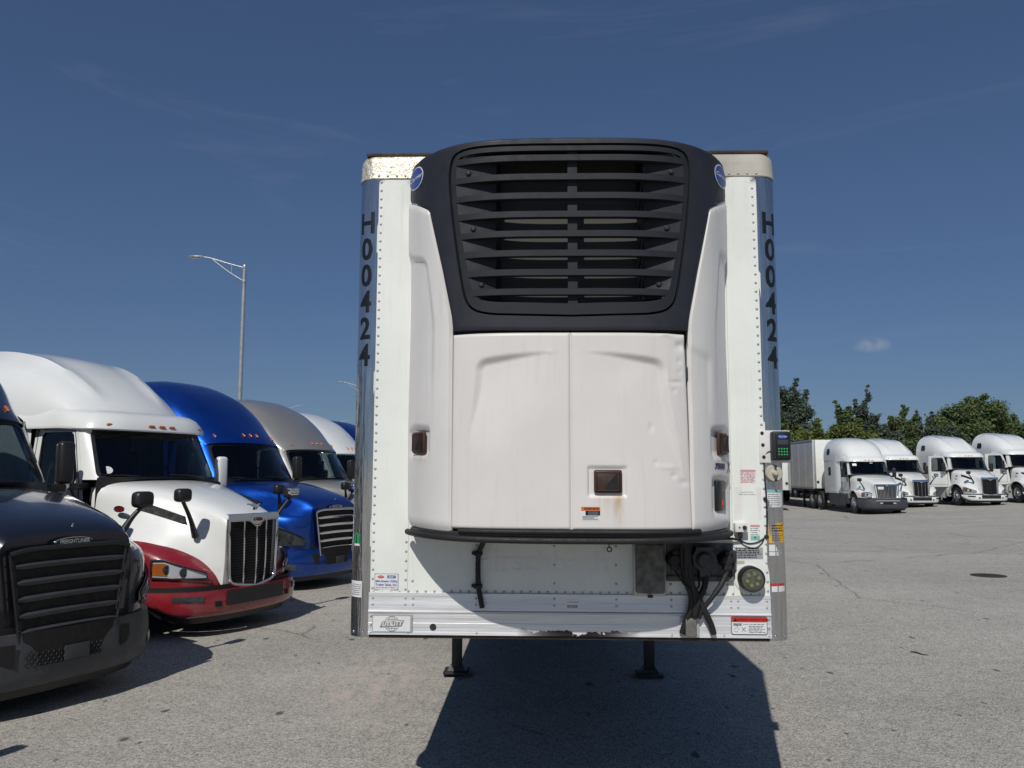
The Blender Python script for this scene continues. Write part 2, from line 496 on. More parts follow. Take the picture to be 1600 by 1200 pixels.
def trailer_white(name, base=(0.825, 0.85, 0.80), rust=None, dirt=0.10):
    m, nd, lk, b = nodes_of(name)
    n = ramp(nd, lk, tex_noise(nd, lk, 2.2, 6.0, 0.6), [(0.3, 1 - dirt), (0.7, 1.02)])
    c = mixc(nd, lk, 1.0, base, n, 'MULTIPLY')
    st = ramp(nd, lk, tex_noise(nd, lk, 3.0, 7.0, 0.65, mapping=(9.0, 9.0, 0.7)), [(0.55, 0.0), (0.78, 0.22)])
    c = mixc(nd, lk, st, c, (0.42, 0.40, 0.35))
    sc = ramp(nd, lk, tex_noise(nd, lk, 14.0, 9.0, 0.75, mapping=(1.0, 1.0, 1.6), dist=1.5), [(0.665, 0.0), (0.70, 0.5)])
    c = mixc(nd, lk, sc, c, (0.33, 0.32, 0.31))
    if rust:
        tc = nd.new("ShaderNodeTexCoord"); sep = nd.new("ShaderNodeSeparateXYZ"); lk.new(tc.outputs["Object"], sep.inputs[0])
        for (u, z0, z1, w, amt) in rust:
            a = fmath(nd, lk, 'ABSOLUTE', fmath(nd, lk, 'SUBTRACT', sep.outputs[0], u))
            a = fmath(nd, lk, 'SUBTRACT', 1.0, fmath(nd, lk, 'DIVIDE', a, w), clamp=True)
            h = fmath(nd, lk, 'DIVIDE', fmath(nd, lk, 'SUBTRACT', sep.outputs[2], z0), z1 - z0, clamp=True)
            up = fmath(nd, lk, 'LESS_THAN', sep.outputs[2], z1)
            k = fmath(nd, lk, 'MULTIPLY', fmath(nd, lk, 'MULTIPLY', a, h), up)
            k = fmath(nd, lk, 'MULTIPLY', k, ramp(nd, lk, tex_noise(nd, lk, 6.0, 6.0, 0.7, mapping=(8, 8, 1.5)), [(0.33, 0.0), (0.6, amt)]))
            c = mixc(nd, lk, k, c, (0.42, 0.26, 0.10))
    lk.new(c, b.inputs["Base Color"])
    b.inputs["Roughness"].default_value = 0.38
    b.inputs["Specular IOR Level"].default_value = 0.4
    bump(nd, lk, b, tex_noise(nd, lk, 1.4, 3.0), 0.12, 0.03)
    return m

def aluminium(name, base, rough, streak=(0.4, 0.4, 14.0), scuff=False, metal=0.85):
    m, nd, lk, b = nodes_of(name)
    n = tex_noise(nd, lk, 6.0, 7.0, 0.65, mapping=streak)
    c = mixc(nd, lk, 1.0, base, ramp(nd, lk, n, [(0.3, 0.78), (0.7, 1.08)]), 'MULTIPLY')
    if scuff:
        tc = nd.new("ShaderNodeTexCoord"); sep = nd.new("ShaderNodeSeparateXYZ"); lk.new(tc.outputs["Object"], sep.inputs[0])
        lowz = fmath(nd, lk, 'SUBTRACT', 1.0, fmath(nd, lk, 'DIVIDE', fmath(nd, lk, 'SUBTRACT', sep.outputs[2], 1.112), 0.055), clamp=True)
        mid = fmath(nd, lk, 'SUBTRACT', 1.0, fmath(nd, lk, 'POWER', fmath(nd, lk, 'ABSOLUTE', fmath(nd, lk, 'DIVIDE', fmath(nd, lk, 'SUBTRACT', sep.outputs[0], 0.06), 0.36)), 4.0), clamp=True)
        nn = tex_noise(nd, lk, 13.0, 7.0, 0.7)
        k = fmath(nd, lk, 'ADD', fmath(nd, lk, 'MULTIPLY', lowz, 0.42), fmath(nd, lk, 'SUBTRACT', nn, 0.62))
        k = fmath(nd, lk, 'MULTIPLY', fmath(nd, lk, 'GREATER_THAN', k, 0.06), mid)
        c = mixc(nd, lk, k, c, (0.018, 0.017, 0.016))
    lk.new(c, b.inputs["Base Color"])
    b.inputs["Metallic"].default_value = metal
    lk.new(ramp(nd, lk, n, [(0.3, rough * 0.8), (0.7, rough * 1.25)]), b.inputs["Roughness"])
    bump(nd, lk, b, n, 0.08, 0.01)
    return m

def stainless():
    m, nd, lk, b = nodes_of('polished_stainless')
    n = tex_noise(nd, lk, 3.0, 6.0, 0.6, mapping=(14, 14, 0.8))
    c = mixc(nd, lk, 1.0, (0.60, 0.60, 0.60), ramp(nd, lk, n, [(0.3, 0.75), (0.7, 1.1)]), 'MULTIPLY')
    sc = ramp(nd, lk, tex_noise(nd, lk, 9.0, 8.0, 0.75, dist=1.2), [(0.66, 0.0), (0.72, 0.5)])
    c = mixc(nd, lk, sc, c, (0.2, 0.19, 0.18))
    lk.new(c, b.inputs["Base Color"])
    b.inputs["Metallic"].default_value = 0.94
    lk.new(ramp(nd, lk, n, [(0.3, 0.05), (0.75, 0.17)]), b.inputs["Roughness"])
    bump(nd, lk, b, tex_noise(nd, lk, 5.0, 3.0, 0.5, mapping=(9.0, 9.0, 0.55)), 0.35, 0.03)
    return m

def hammered():
    m, nd, lk, b = nodes_of('hammered_aluminium')
    n = tex_noise(nd, lk, 42.0, 2.0, 0.5, dist=0.8)
    lk.new(ramp(nd, lk, n, [(0.35, (0.46, 0.40, 0.28)), (0.62, (0.80, 0.77, 0.68))]), b.inputs["Base Color"])
    b.inputs["Metallic"].default_value = 0.45
    b.inputs["Roughness"].default_value = 0.45
    bump(nd, lk, b, n, 0.6, 0.012)
    return m

M['skin'] = trailer_white('trailer_skin_white')
M['skin_side'] = trailer_white('trailer_side_white', (0.70, 0.70, 0.68))
M['cowl_white'] = trailer_white('cowl_white', (0.74, 0.725, 0.70), rust=[(-0.85, 2.10, 2.165, 0.07, 0.85), (0.87, 2.10, 2.165, 0.07, 0.8)], dirt=0.07)
M['door_white'] = trailer_white('door_white', (0.72, 0.695, 0.665), rust=[(0.245, 1.74, 1.94, 0.035, 0.95), (0.18, 1.80, 1.945, 0.08, 0.35)], dirt=0.06)
M['rail'] = aluminium('rail_aluminium', (0.82, 0.825, 0.83), 0.42, scuff=True, metal=0.4)
M['post'] = stainless()
M['hammer'] = hammered()
M['cap_white'] = trailer_white('cap_white', (0.50, 0.475, 0.41), dirt=0.4)
M['shroud'] = plain('charcoal_shroud', (0.024, 0.0265, 0.034), 0.52, var=0.14, scale=5, bmp=0.12, bscale=300, spec=0.35)
M['slat'] = plain('charcoal_slat', (0.019, 0.021, 0.027), 0.55, var=0.12, scale=6, bmp=0.1, bscale=300, spec=0.3)
M['letter_black'] = plain('black_vinyl', (0.010, 0.011, 0.013), 0.35)
M['paper'] = plain('paper_label', (0.74, 0.75, 0.76), 0.5, var=0.06)
M['print_grey'] = plain('grey_print', (0.12, 0.12, 0.13), 0.6)
M['print_pink'] = plain('pink_print', (0.60, 0.30, 0.32), 0.6)
M['print_red'] = plain('red_print', (0.62, 0.03, 0.02), 0.5)
M['print_orange'] = plain('orange_print', (0.72, 0.16, 0.03), 0.5)
M['print_blue'] = plain('blue_print', (0.03, 0.07, 0.32), 0.4)
M['print_navy'] = plain('navy_print', (0.012, 0.02, 0.10), 0.4)
M['print_teal'] = plain('teal_print', (0.25, 0.50, 0.48), 0.5)
M['yellow'] = plain('yellow_label', (0.80, 0.42, 0.015), 0.5, var=0.08)
M['green'] = plain('green_label', (0.02, 0.32, 0.13), 0.45)
M['plate'] = aluminium('plate_grey', (0.50, 0.52, 0.53), 0.4, metal=0.4)
M['plate_print'] = plain('plate_print', (0.24, 0.25, 0.25), 0.5)
M['ghost'] = plain('faded_paint', (0.80, 0.80, 0.78), 0.45, var=0.08)
M['brown_latch'] = plain('rusty_latch', (0.050, 0.022, 0.015), 0.55, var=0.5, scale=30)
M['box_grey'] = plain('stained_grey_box', (0.17, 0.165, 0.15), 0.75, var=0.55, scale=20, bmp=0.3, bscale=90)
M['beige'] = plain('beige_plastic', (0.52, 0.49, 0.40), 0.45, var=0.15)
M['lens_dark'] = plain('lamp_dark_lens', (0.10, 0.105, 0.07), 0.12, coat=0.8, var=0.5, scale=40)
M['led'] = plain('led_cup', (0.20, 0.20, 0.11), 0.3)
M['rust'] = plain('rusty_steel', (0.060, 0.040, 0.028), 0.8, var=0.5, scale=15)
M['coil'] = aluminium('coil_fins', (0.05, 0.047, 0.04), 0.6, streak=(0.3, 0.3, 90.0), metal=0.0)

LEN = 16.1
# body: side walls, roof, rear
mb = MB()
mb.box((0, 0.13 + LEN / 2, (1.19 + 4.03) / 2), (2.57, LEN, 4.03 - 1.19))
mb.build('body', M['skin_side'], TR, smooth=0)
# floor and coupler plate
mb = MB(); mb.box((0, 0.06 + LEN / 2, 1.135), (2.50, LEN - 0.1, 0.09)); mb.build('floor_frame', M['rust'], TR, smooth=0)
mb = MB(); mb.box((0, 1.6, 1.078), (2.30, 1.9, 0.02)); mb.build('coupler_plate', M['steel'], TR, smooth=0)
mb = MB()
for d in np.arange(2.2, 15.8, 0.6): mb.box((0, d, 1.045), (2.40, 0.06, 0.09))
mb.build('cross_members', M['steel'], TR, smooth=0, kind='stuff')

# front skin in three sheets
for (a, b_, dd) in ((-1.168, -0.9405, -0.003), (-0.9395, 0.9650, 0.0), (0.9660, 1.172, -0.003)):
    mb = MB()
    n = max(2, int((b_ - a) / 0.06)); nz = 40
    rows = []
    for j in range(nz + 1):
        z = lerp(1.352, 3.876, j / nz)
        rows.append([(lerp(a, b_, i / n), dd + 0.0022 * math.sin(3.1 * z + 5 * lerp(a, b_, i / n)) * math.sin(math.pi * i / n), z) for i in range(n + 1)])
    mb.grid(rows)
    mb.grid([[(a, dd, 1.352), (b_, dd, 1.352)], [(a, 0.05, 1.352), (b_, 0.05, 1.352)]])
    for x in (a, b_): mb.grid([[(x, dd, 1.352), (x, 0.05, 1.352)], [(x, dd, 3.876), (x, 0.05, 3.876)]])
    mb.build('front_panel', M['skin'], TR, smooth=50)

def front_plan(inset=0.0, back=0.32, n=10):
    """plan of the trailer nose from the left side round to the right"""
    r_ = 0.112 - inset; cu, cd = 1.178, 0.112
    pts = [(-cu - r_, back)]
    for k in range(n + 1):
        t = math.pi / 2 * k / n
        pts.append((-cu - r_ * math.cos(t), cd - r_ * math.sin(t)))
    pts += [(-p[0], p[1]) for p in reversed(pts)]
    return pts

# lower rails: ribbed extrusions across the nose between the posts
def rail(z_pts, name):
    mb = MB()
    rows = []
    for u in (-1.166, -0.8, -0.3, 0.2, 0.7, 1.172):
        rows.append([(u, d, z) for d, z in z_pts])
    mb.grid(rows)
    for u in (-1.166, 1.172): mb.add([(u, d, z) for d, z in z_pts], [tuple(range(len(z_pts)))])
    return mb.build(name, M['rail'], TR, smooth=20)
rail([(0.06, 1.357), (-0.010, 1.357), (-0.012, 1.355), (-0.012, 1.338), (-0.0095, 1.336), (-0.0095, 1.306), (-0.010, 1.304), (-0.010, 1.250), (-0.012, 1.270), (-0.012, 1.258), (-0.020, 1.250), (-0.020, 1.2455), (0.06, 1.2455)], 'upper_rail')
rail([(0.06, 1.244), (-0.014, 1.244), (-0.016, 1.241), (-0.012, 1.236), (-0.012, 1.214), (-0.0105, 1.212), (-0.0105, 1.186), (-0.012, 1.184), (-0.012, 1.160), (-0.0105, 1.158), (-0.0105, 1.136), (-0.014, 1.134), (-0.016, 1.118), (0.06, 1.116)], 'lower_rail')
mb = MB(); mb.rbox((0, 0.07, 1.105), (2.33, 0.14, 0.018), 0.004); mb.build('bottom_lip', M['rust'], TR, smooth=30)

# corner posts: polished quarter rounds
POST_R, POST_U, POST_D = 0.112, 1.178, 0.112
def post_pt(side, s, z, off=0.0):
    """s: arc length outward from the post's inner edge"""
    if s < 0.016: return (side * (POST_U - 0.016 + s), -0.004 - off, z)
    t = (s - 0.016) / POST_R
    if t <= math.pi / 2:
        r_ = POST_R + 0.004 + off
        return (side * (POST_U + r_ * math.sin(t)), POST_D - r_ * math.cos(t), z)
    return (side * (POST_U + POST_R + 0.004 + off), POST_D + (t - math.pi / 2) * POST_R, z)
for side in (-1, 1):
    mb = MB(); rows = []
    for j in range(37):
        z = lerp(1.100, 3.874, j / 36)
        rows.append([post_pt(side, 0.35 * k / 34, z, 0.0012 * math.sin(7 * z + k * 0.25 + side)) for k in range(35)])
    mb.grid(rows)
    rows = [[(side * (POST_U - 0.017), 0.03, lerp(1.1, 3.874, j / 36)) for j in range(37)], [(side * (POST_U - 0.0165), -0.0045, lerp(1.1, 3.874, j / 36)) for j in range(37)]]
    mb.grid(rows)
    po = mb.build('corner_post', M['post'], TR, smooth=60)
    for s in (0.035, 0.10):
        mb = MB()
        p = post_pt(side, s, 1.128, 0.001); mb.lathe([(0.0, -0.006), (0.007, -0.004), (0.009, 0.0)], p, 'Y', 8)
        mb.build('post_screw', M['chrome'], po, smooth=60)

# top caps
for side, mt, nm in ((-1, 'hammer', 'top_cap'), (1, 'cap_white', 'top_cap')):
    mb = MB(); plan = front_plan(-0.006)
    half = [p for p in plan if p[0] * side > 0]
    if side < 0: half = half + [(0.0, half[-1][1])]
    else: half = [(0.0, half[0][1])] + half
    prof = [(0.0, 3.872), (0.004, 3.878), (0.0, 3.90), (-0.002, 3.96), (-0.006, 4.0), (-0.018, 4.022), (-0.04, 4.03)]
    rows = []
    for off, z in prof:
        row = []
        for i, (u, d) in enumerate(half):
            uu = u; nx = max(0.0, abs(u) - 1.178) / 0.118
            ny = 1.0 if abs(u) < 1.178 else max(0.0, (0.112 - d) / 0.118)
            row.append((u + side * nx * off, d - ny * off, z))
        rows.append(row)
    mb.grid(rows)
    if side > 0:   # the right cap is buckled near its corner
        mb.v = [(x, y + 0.020 * math.exp(-((x - 1.12) / 0.05) ** 2 - ((z - 3.95) / 0.03) ** 2), z) for x, y, z in mb.v]
    mb.build(nm, M[mt], TR, smooth=40)
mb = MB()
mb.rbox((0, 0.19, 4.038), (2.50, 0.36, 0.024), 0.008); mb.build('roof_edge', M['rust'], TR, smooth=40)
mb = MB(); mb.box((0, 0.37 + LEN / 2 - 0.2, 4.037), (2.52, LEN - 0.4, 0.015)); mb.build('roof_sheet', M['skin_side'], TR, smooth=0)

# rivets
def rivet(mb, u, z, d=-0.003, r_=0.0085):
    n = 6
    v = [(u, d - r_ * 0.75, z)] + [(u + r_ * 0.75 * math.cos(2 * math.pi * k / n), d - r_ * 0.5, z + r_ * 0.75 * math.sin(2 * math.pi * k / n)) for k in range(n)] \
        + [(u + r_ * math.cos(2 * math.pi * k / n), d, z + r_ * math.sin(2 * math.pi * k / n)) for k in range(n)]
    f = [(0, 1 + k, 1 + (k + 1) % n) for k in range(n)] + [(1 + k, 1 + n + k, 1 + n + (k + 1) % n, 1 + (k + 1) % n) for k in range(n)]
    mb.add(v, f)
mb = MB()
for k in range(47):
    z = 3.853 - 0.0537 * k
    rivet(mb, -1.1465, z); rivet(mb, lerp(1.136, 1.160, k / 46), z)
for k in range(7): rivet(mb, -0.952, 1.705 - 0.0548 * k)
rivet(mb, -0.912, 1.425, 0.0)
for k in range(46):
    u = -1.14 + 0.0512 * k
    if u < 1.15: rivet(mb, u, 1.366, 0.0, 0.008)
for u in (-0.535, -0.078, 0.283):
    for z in (1.63, 1.522, 1.415): rivet(mb, u, z, 0.0)
for u in (-1.142, -0.950, -0.905, -0.535, -0.078, 0.283, 0.60, 0.945, 0.985, 1.150):
    for z in (1.327, 1.290): rivet(mb, u, z, -0.0085)
for z in (1.225, 1.175, 1.130): rivet(mb, -1.150, z, -0.012); rivet(mb, 1.157, z, -0.012)
for u in (-0.93, -0.53, 0.60, 0.90): rivet(mb, u, 1.130, -0.012)
for u in (0.60, 0.80, 0.93):  rivet(mb, u, 1.415, 0.0)
for k in range(5):
    rivet(mb, 0.98, 1.42 + 0.07 * k)
for side in (-1, 1):
    for k in range(9):
        rivet(mb, side * (0.72 + 0.0555 * k), 3.892, -0.008, 0.009)
mb.build('rivets', M['plate'], TR, smooth=60, kind='stuff')

# ---- stickers and plates on the nose
def sticker(name, u0, z0, u1, z1, m, d=-0.0045, t=0.001, r_=0.0, parent=TR, label=None):
    mb = MB()
    if r_ > 0:
        pts = []
        for (cu, cz, a0) in ((u1 - r_, z1 - r_, 0), (u0 + r_, z1 - r_, 90), (u0 + r_, z0 + r_, 180), (u1 - r_, z0 + r_, 270)):
            for k in range(5):
                a = R(a0 + 22.5 * k); pts.append((cu + r_ * math.cos(a), cz + r_ * math.sin(a)))
        mb.prism(pts, d, d + t)
    else:
        mb.box(((u0 + u1) / 2, d + t / 2, (z0 + z1) / 2), (u1 - u0, t, z1 - z0))
    return mb.build(name, m, parent, smooth=0, label=label)
def print_lines(u0, z0, u1, z1, n, m, parent, d, fill=0.55, seed=1, name='small_print', margin=0.0):
    """rows of tiny unreadable print as thin dashes"""
    rr = random.Random(seed); mb = MB()
    for k in range(n):
        z = lerp(z1, z0, (k + 0.5) / n); h = (z1 - z0) / n * fill * 0.5
        u = u0 + margin
        end = u1 - margin - rr.random() * (u1 - u0) * 0.25
        while u < end:
            w = min(end - u, (0.2 + rr.random()) * 0.018)
            if w > 0.002: mb.add([(u, d, z - h), (u + w, d, z - h), (u + w, d, z + h), (u, d, z + h)], [(0, 1, 2, 3)])
            u += w + 0.004
    return mb.build(name, m, parent, smooth=0)

s = sticker('dealer_sticker', -1.136, 1.368, -0.993, 1.466, M['plate'], -0.0045)
sticker('sticker_face', -1.132, 1.374, -0.998, 1.462, M['paper'], -0.0058, parent=s, r_=0.01)
place_text('Mid-States Utility', 0.0185, M['print_blue'], s, (-1.065, -0.0066, 1.4215), bold=0.0004)
place_text('Trailer Sales, Inc.', 0.0185, M['print_blue'], s, (-1.065, -0.0066, 1.4010), bold=0.0004)
sticker('logo_patch', -1.060, 1.4385, -1.010, 1.4555, M['print_blue'], -0.0064, 0.0004, parent=s)
place_text('EAST', 0.017, M['paper'], s, (-1.035, -0.0070, 1.4465), bold=0.0004, shear=0.3)
mb = MB(); mb.lathe([(0.0, -0.0066), (0.02, -0.0066)], (0, 0, 0), 'Y', 16)
mb.v = [(x - 1.098, y, z * 0.42 + 1.4465) for x, y, z in mb.v]; mb.build('logo_patch', M['print_red'], s, smooth=0)
place_text('UTILITY', 0.009, M['paper'], s, (-1.098, -0.0072, 1.4465))
print_lines(-1.125, 1.378, -1.004, 1.392, 1, M['print_pink'], s, -0.0066, 0.5, 3)

s = sticker('maker_plate', -1.141, 1.133, -0.906, 1.232, M['plate'], -0.0185, 0.002)
sticker('plate_face', -1.136, 1.137, -0.918, 1.224, M['white_plain'], -0.0195, 0.001, parent=s)
mb = MB()
for k in range(3):   # globe: meridians and rings
    rx = (0.0, 0.022, 0.043)[k]
    for sg in ((1,) if rx == 0 else (-1, 1)):
        mb.tube([(-1.025 + sg * rx * math.sin(a), -0.0206, 1.1805 + 0.043 * math.cos(a)) for a in np.linspace(0, math.pi, 13)], 0.0013, 4)
for h in (-0.026, 0.026):
    w = math.sqrt(0.043 ** 2 - h ** 2); mb.tube([(-1.025 - w, -0.0206, 1.1805 + h), (-1.025 + w, -0.0206, 1.1805 + h)], 0.0013, 4)
mb.build('globe_mark', M['plate_print'], s, smooth=0)
mb = MB(); mb.prism([(-1.095, 1.160), (-0.968, 1.168), (-0.955, 1.202), (-1.082, 1.194)], -0.0222, -0.0214); mb.build('name_band', M['plate_print'], s, smooth=0)
place_text('UTILITY', 0.034, M['white_plain'], s, (-1.025, -0.0226, 1.181), bold=0.0012, shear=0.25, sx=0.98, rot=(R(90), R(-3.5), 0))
mb = MB(); mb.lathe([(0.0, -0.013), (0.018, -0.013), (0.0195, -0.0145), (0.0195, -0.009)], (-0.785, 0, 1.163), 'Y', 16); mb.build('drain_plug', M['steel'], TR, smooth=30)

s = sticker('cleaning_sticker', 0.941, 1.138, 1.147, 1.241, M['letter_black'], -0.0175, 0.001, r_=0.012)
sticker('sticker_face', 0.944, 1.141, 1.144, 1.238, M['paper'], -0.0182, 0.0006, r_=0.010, parent=s)
sticker('red_header', 0.944, 1.208, 1.144, 1.238, M['print_red'], -0.0188, 0.0005, r_=0.006, parent=s)
place_text('CLEANING INSTRUCTIONS', 0.0155, M['letter_black'], s, (1.056, -0.0194, 1.222), bold=0.0005)
mb = MB(); mb.prism([(0.952, 1.213), (0.974, 1.213), (0.963, 1.233)], -0.0194, -0.019); mb.build('warning_mark', M['letter_black'], s, smooth=0)
place_text('sapa:', 0.026, M['letter_black'], s, (0.952, -0.0189, 1.197), bold=0.0006, align='LEFT')
print_lines(1.008, 1.193, 1.138, 1.200, 1, M['print_grey'], s, -0.0188, 0.5, 4)
print_lines(1.040, 1.147, 1.138, 1.189, 5, M['print_grey'], s, -0.0188, 0.45, 5)
mb = MB(); mb.tube([(0.955, -0.0189, 1.165), (0.970, -0.0189, 1.180), (0.985, -0.0189, 1.172), (0.975, -0.0189, 1.153), (0.957, -0.0189, 1.156)], 0.0008, 4)
mb.tube([(1.000, -0.0189, 1.155), (1.022, -0.0189, 1.180)], 0.0013, 4); mb.tube([(1.022, -0.0189, 1.155), (1.000, -0.0189, 1.180)], 0.0013, 4)
mb.build('pictogram', M['letter_black'], s, smooth=0)

s = sticker('notice_sticker', 0.979, 1.789, 1.137, 1.981, M['white_plain'], -0.0045, 0.001, r_=0.008)
place_text('Scan QR Code For', 0.0095, M['letter_black'], s, (1.055, -0.0052, 1.951))
place_text('Meter Setup Instructions', 0.0095, M['letter_black'], s, (1.055, -0.0052, 1.938))
s = sticker('pink_sticker', 1.016, 2.0, 1.112, 2.085, M['paper'], -0.0045, 0.001)
print_lines(1.020, 2.004, 1.108, 2.068, 7, M['print_pink'], s, -0.0052, 0.7, 8)
sticker('pink_header', 1.020, 2.070, 1.108, 2.082, M['print_pink'], -0.0051, 0.0004, parent=s)
s = sticker('inspection_sticker', 1.066, 1.652, 1.125, 1.765, M['paper'], -0.0045, 0.001)
print_lines(1.069, 1.700, 1.122, 1.745, 4, M['print_grey'], s, -0.0052, 0.4, 9)
sticker('pink_header', 1.068, 1.748, 1.123, 1.762, M['print_pink'], -0.0051, 0.0004, parent=s)
sticker('blue_field', 1.069, 1.672, 1.122, 1.700, M['print_teal'], -0.0051, 0.0004, parent=s)
mb = MB(); mb.lathe([(0, -0.0056), (0.005, -0.0056)], (1.095, 0, 1.688), 'Y', 10); mb.build('star_mark', M['letter_black'], s, smooth=0)
s = sticker('data_plate', 0.978, 1.565, 1.138, 1.632, M['plate'], -0.005, 0.0015)
print_lines(0.982, 1.569, 1.134, 1.629, 6, M['letter_black'], s, -0.0057, 0.6, 10)
sticker('worn_label', 0.98, 1.535, 1.03, 1.555, M['beige'], -0.0042, 0.0006)
s = sticker('barcode_label', -0.008, 1.276, 0.066, 1.325, M['rail'], -0.0112, 0.0006)
mb = MB(); rr = random.Random(4); u = -0.004
while u < 0.058:
    w = rr.choice((0.0012, 0.002, 0.003)); mb.add([(u, -0.0118, 1.279), (u + w, -0.0118, 1.279), (u + w, -0.0118, 1.296), (u, -0.0118, 1.296)], [(0, 1, 2, 3)]); u += w + 0.0016
mb.build('barcode', M['print_grey'], s, smooth=0)
place_text('1115-5-516-8', 0.0125, M['print_grey'], s, (0.028, -0.0118, 1.311), bold=0.0002)
place_text('Hirschbach', 0.182, M['ghost'], TR, (-0.16, -0.0026, 1.535), sx=0.98, bold=0.002)
s = sticker('rub_mark', 0.985, 1.308, 1.10, 1.322, M['plate'], -0.0082, 0.0004, r_=0.006)

# ---- lettering on the posts
for side in (-1, 1):
    for k, ch in enumerate('H00424'):
        zc = (3.588 if side < 0 else 3.575) - 0.1655 * k
        sc_ = 0.072 if side < 0 else 0.080
        def warp(x, y, zc=zc, side=side, sc_=sc_): return post_pt(side, sc_ + x * (1 if side > 0 else -1), zc + y, 0.0016)
        place_text(ch, 0.185, M['letter_black'], TR, None, name='post_letter', warp=warp, cuts=10, bold=0.005, sx=0.86)
def post_sticker(side, s0, s1, z0, z1, m, name, off=0.001, parent=TR, top=None):
    mb = MB()
    mb.grid([[post_pt(side, lerp(s0, s1, k / 8), z, off) for k in range(9)] for z in (z0, z1)])
    mb.grid([[post_pt(side, lerp(s0, s1, k / 8), z0, off) for k in range(9)], [post_pt(side, lerp(s0, s1, k / 8), z0, off - 0.0008) for k in range(9)]])
    return mb.build(name, m, parent, smooth=60)
def post_lines(side, s0, s1, z0, z1, n, m, parent, seed, off=0.0018, fill=0.5):
    rr = random.Random(seed); mb = MB()
    for k in range(n):
        z = lerp(z1, z0, (k + 0.5) / n); h = (z1 - z0) / n * fill * 0.5; s_ = s0; end = s1 - rr.random() * 0.3 * (s1 - s0)
        while s_ < end:
            w = (0.2 + rr.random()) * 0.016
            mb.add([post_pt(side, s_, z - h, off), post_pt(side, min(end, s_ + w), z - h, off), post_pt(side, min(end, s_ + w), z + h, off), post_pt(side, s_, z + h, off)], [(0, 1, 2, 3)])
            s_ += w + 0.004
    mb.build('small_print', m, parent, smooth=0)
s = post_sticker(1, 0.012, 0.125, 1.658, 1.772, M['yellow'], 'yellow_label'); post_lines(1, 0.03, 0.12, 1.72, 1.765, 3, M['letter_black'], s, 21); post_lines(1, 0.03, 0.12, 1.668, 1.715, 5, M['rust'], s, 22, fill=0.3)
s = post_sticker(1, 0.010, 0.115, 1.864, 1.962, M['paper'], 'white_label'); post_lines(1, 0.014, 0.105, 1.872, 1.945, 6, M['print_grey'], s, 23, fill=0.3)
post_sticker(1, 0.010, 0.115, 1.950, 1.967, M['print_teal'], 'teal_header', 0.0018, s)
for (s0, s1, z0, z1) in ((0.012, 0.048, 1.610, 1.648), (0.053, 0.078, 1.610, 1.648), (0.012, 0.048, 1.585, 1.606), (0.055, 0.095, 1.585, 1.606), (0.020, 0.055, 1.378, 1.41), (0.062, 0.115, 1.378, 1.415)):
    post_sticker(1, s0, s1, z0, z1, M['paper'], 'inspection_tag')
for (s0, s1) in ((0.015, 0.052), (0.060, 0.110)): post_sticker(1, s0, s1, 1.411, 1.425, M['print_red'], 'red_header', 0.0018)
mb = MB(); rows = []
for j in range(7):
    z = 1.635 + 0.068 * math.sin(j / 6 * math.pi / 2); w = 0.024 * math.cos(j / 6 * math.pi / 2 * 0.9)
    rows.append([post_pt(-1, 0.094 + lerp(-w, w, k / 4), z, 0.0012) for k in range(5)])
mb.grid(rows); s = mb.build('green_sticker', M['green'], TR, smooth=60)
post_sticker(-1, 0.070, 0.118, 1.624, 1.636, M['paper'], 'sticker_foot', 0.0013, s)
def wj(x, y): return post_pt(-1, 0.094 - x, 1.668 + y, 0.0019)
place_text('J', 0.05, M['letter_black'], s, None, warp=wj, cuts=4, bold=0.001)
s = post_sticker(-1, 0.048, 0.150, 1.326, 1.420, M['paper'], 'serial_label'); post_lines(-1, 0.055, 0.14, 1.335, 1.405, 6, M['print_grey'], s, 26, fill=0.35)

# ---- fittings on the nose
# work lamp
mb = MB(); mb.lathe([(0.082, -0.003), (0.082, -0.010), (0.066, -0.012)], (1.050, 0, 1.453), 'Y', 28); lampo = mb.build('lamp_base', M['white_plain'], TR, smooth=40)
mb = MB(); mb.lathe([(0.073, -0.010), (0.073, -0.075), (0.070, -0.082), (0.062, -0.080)], (1.056, 0, 1.456), 'Y', 32); mb.build('lamp_housing', M['rubber'], lampo, smooth=40)
mb = MB(); mb.lathe([(0.0, -0.088), (0.03, -0.086), (0.055, -0.082), (0.063, -0.078)], (1.056, 0, 1.456), 'Y', 32); mb.build('lamp_lens', M['lens_dark'], lampo, smooth=60)
mb = MB()
for k in range(6):
    a = R(60 * k + 15); mb.lathe([(0.0, -0.0905), (0.010, -0.089), (0.012, -0.084)], (1.056 + 0.034 * math.cos(a), 0, 1.456 + 0.034 * math.sin(a)), 'Y', 10)
mb.build('led_cup', M['led'], lampo, smooth=50)
# document box
mb = MB(); mb.rbox((0.475, -0.010, 1.505), (0.188, 0.022, 0.308), 0.006); dbx = mb.build('document_box_frame', M['plate'], TR, smooth=30)
mb = MB(); mb.rbox((0.476, -0.040, 1.512), (0.166, 0.050, 0.286), 0.014, 3); mb.build('document_box_lid', M['box_grey'], dbx, smooth=40)
mb = MB(); mb.rbox((0.476, -0.042, 1.352), (0.03, 0.02, 0.014), 0.003); mb.build('box_catch', M['steel'], dbx, smooth=30)
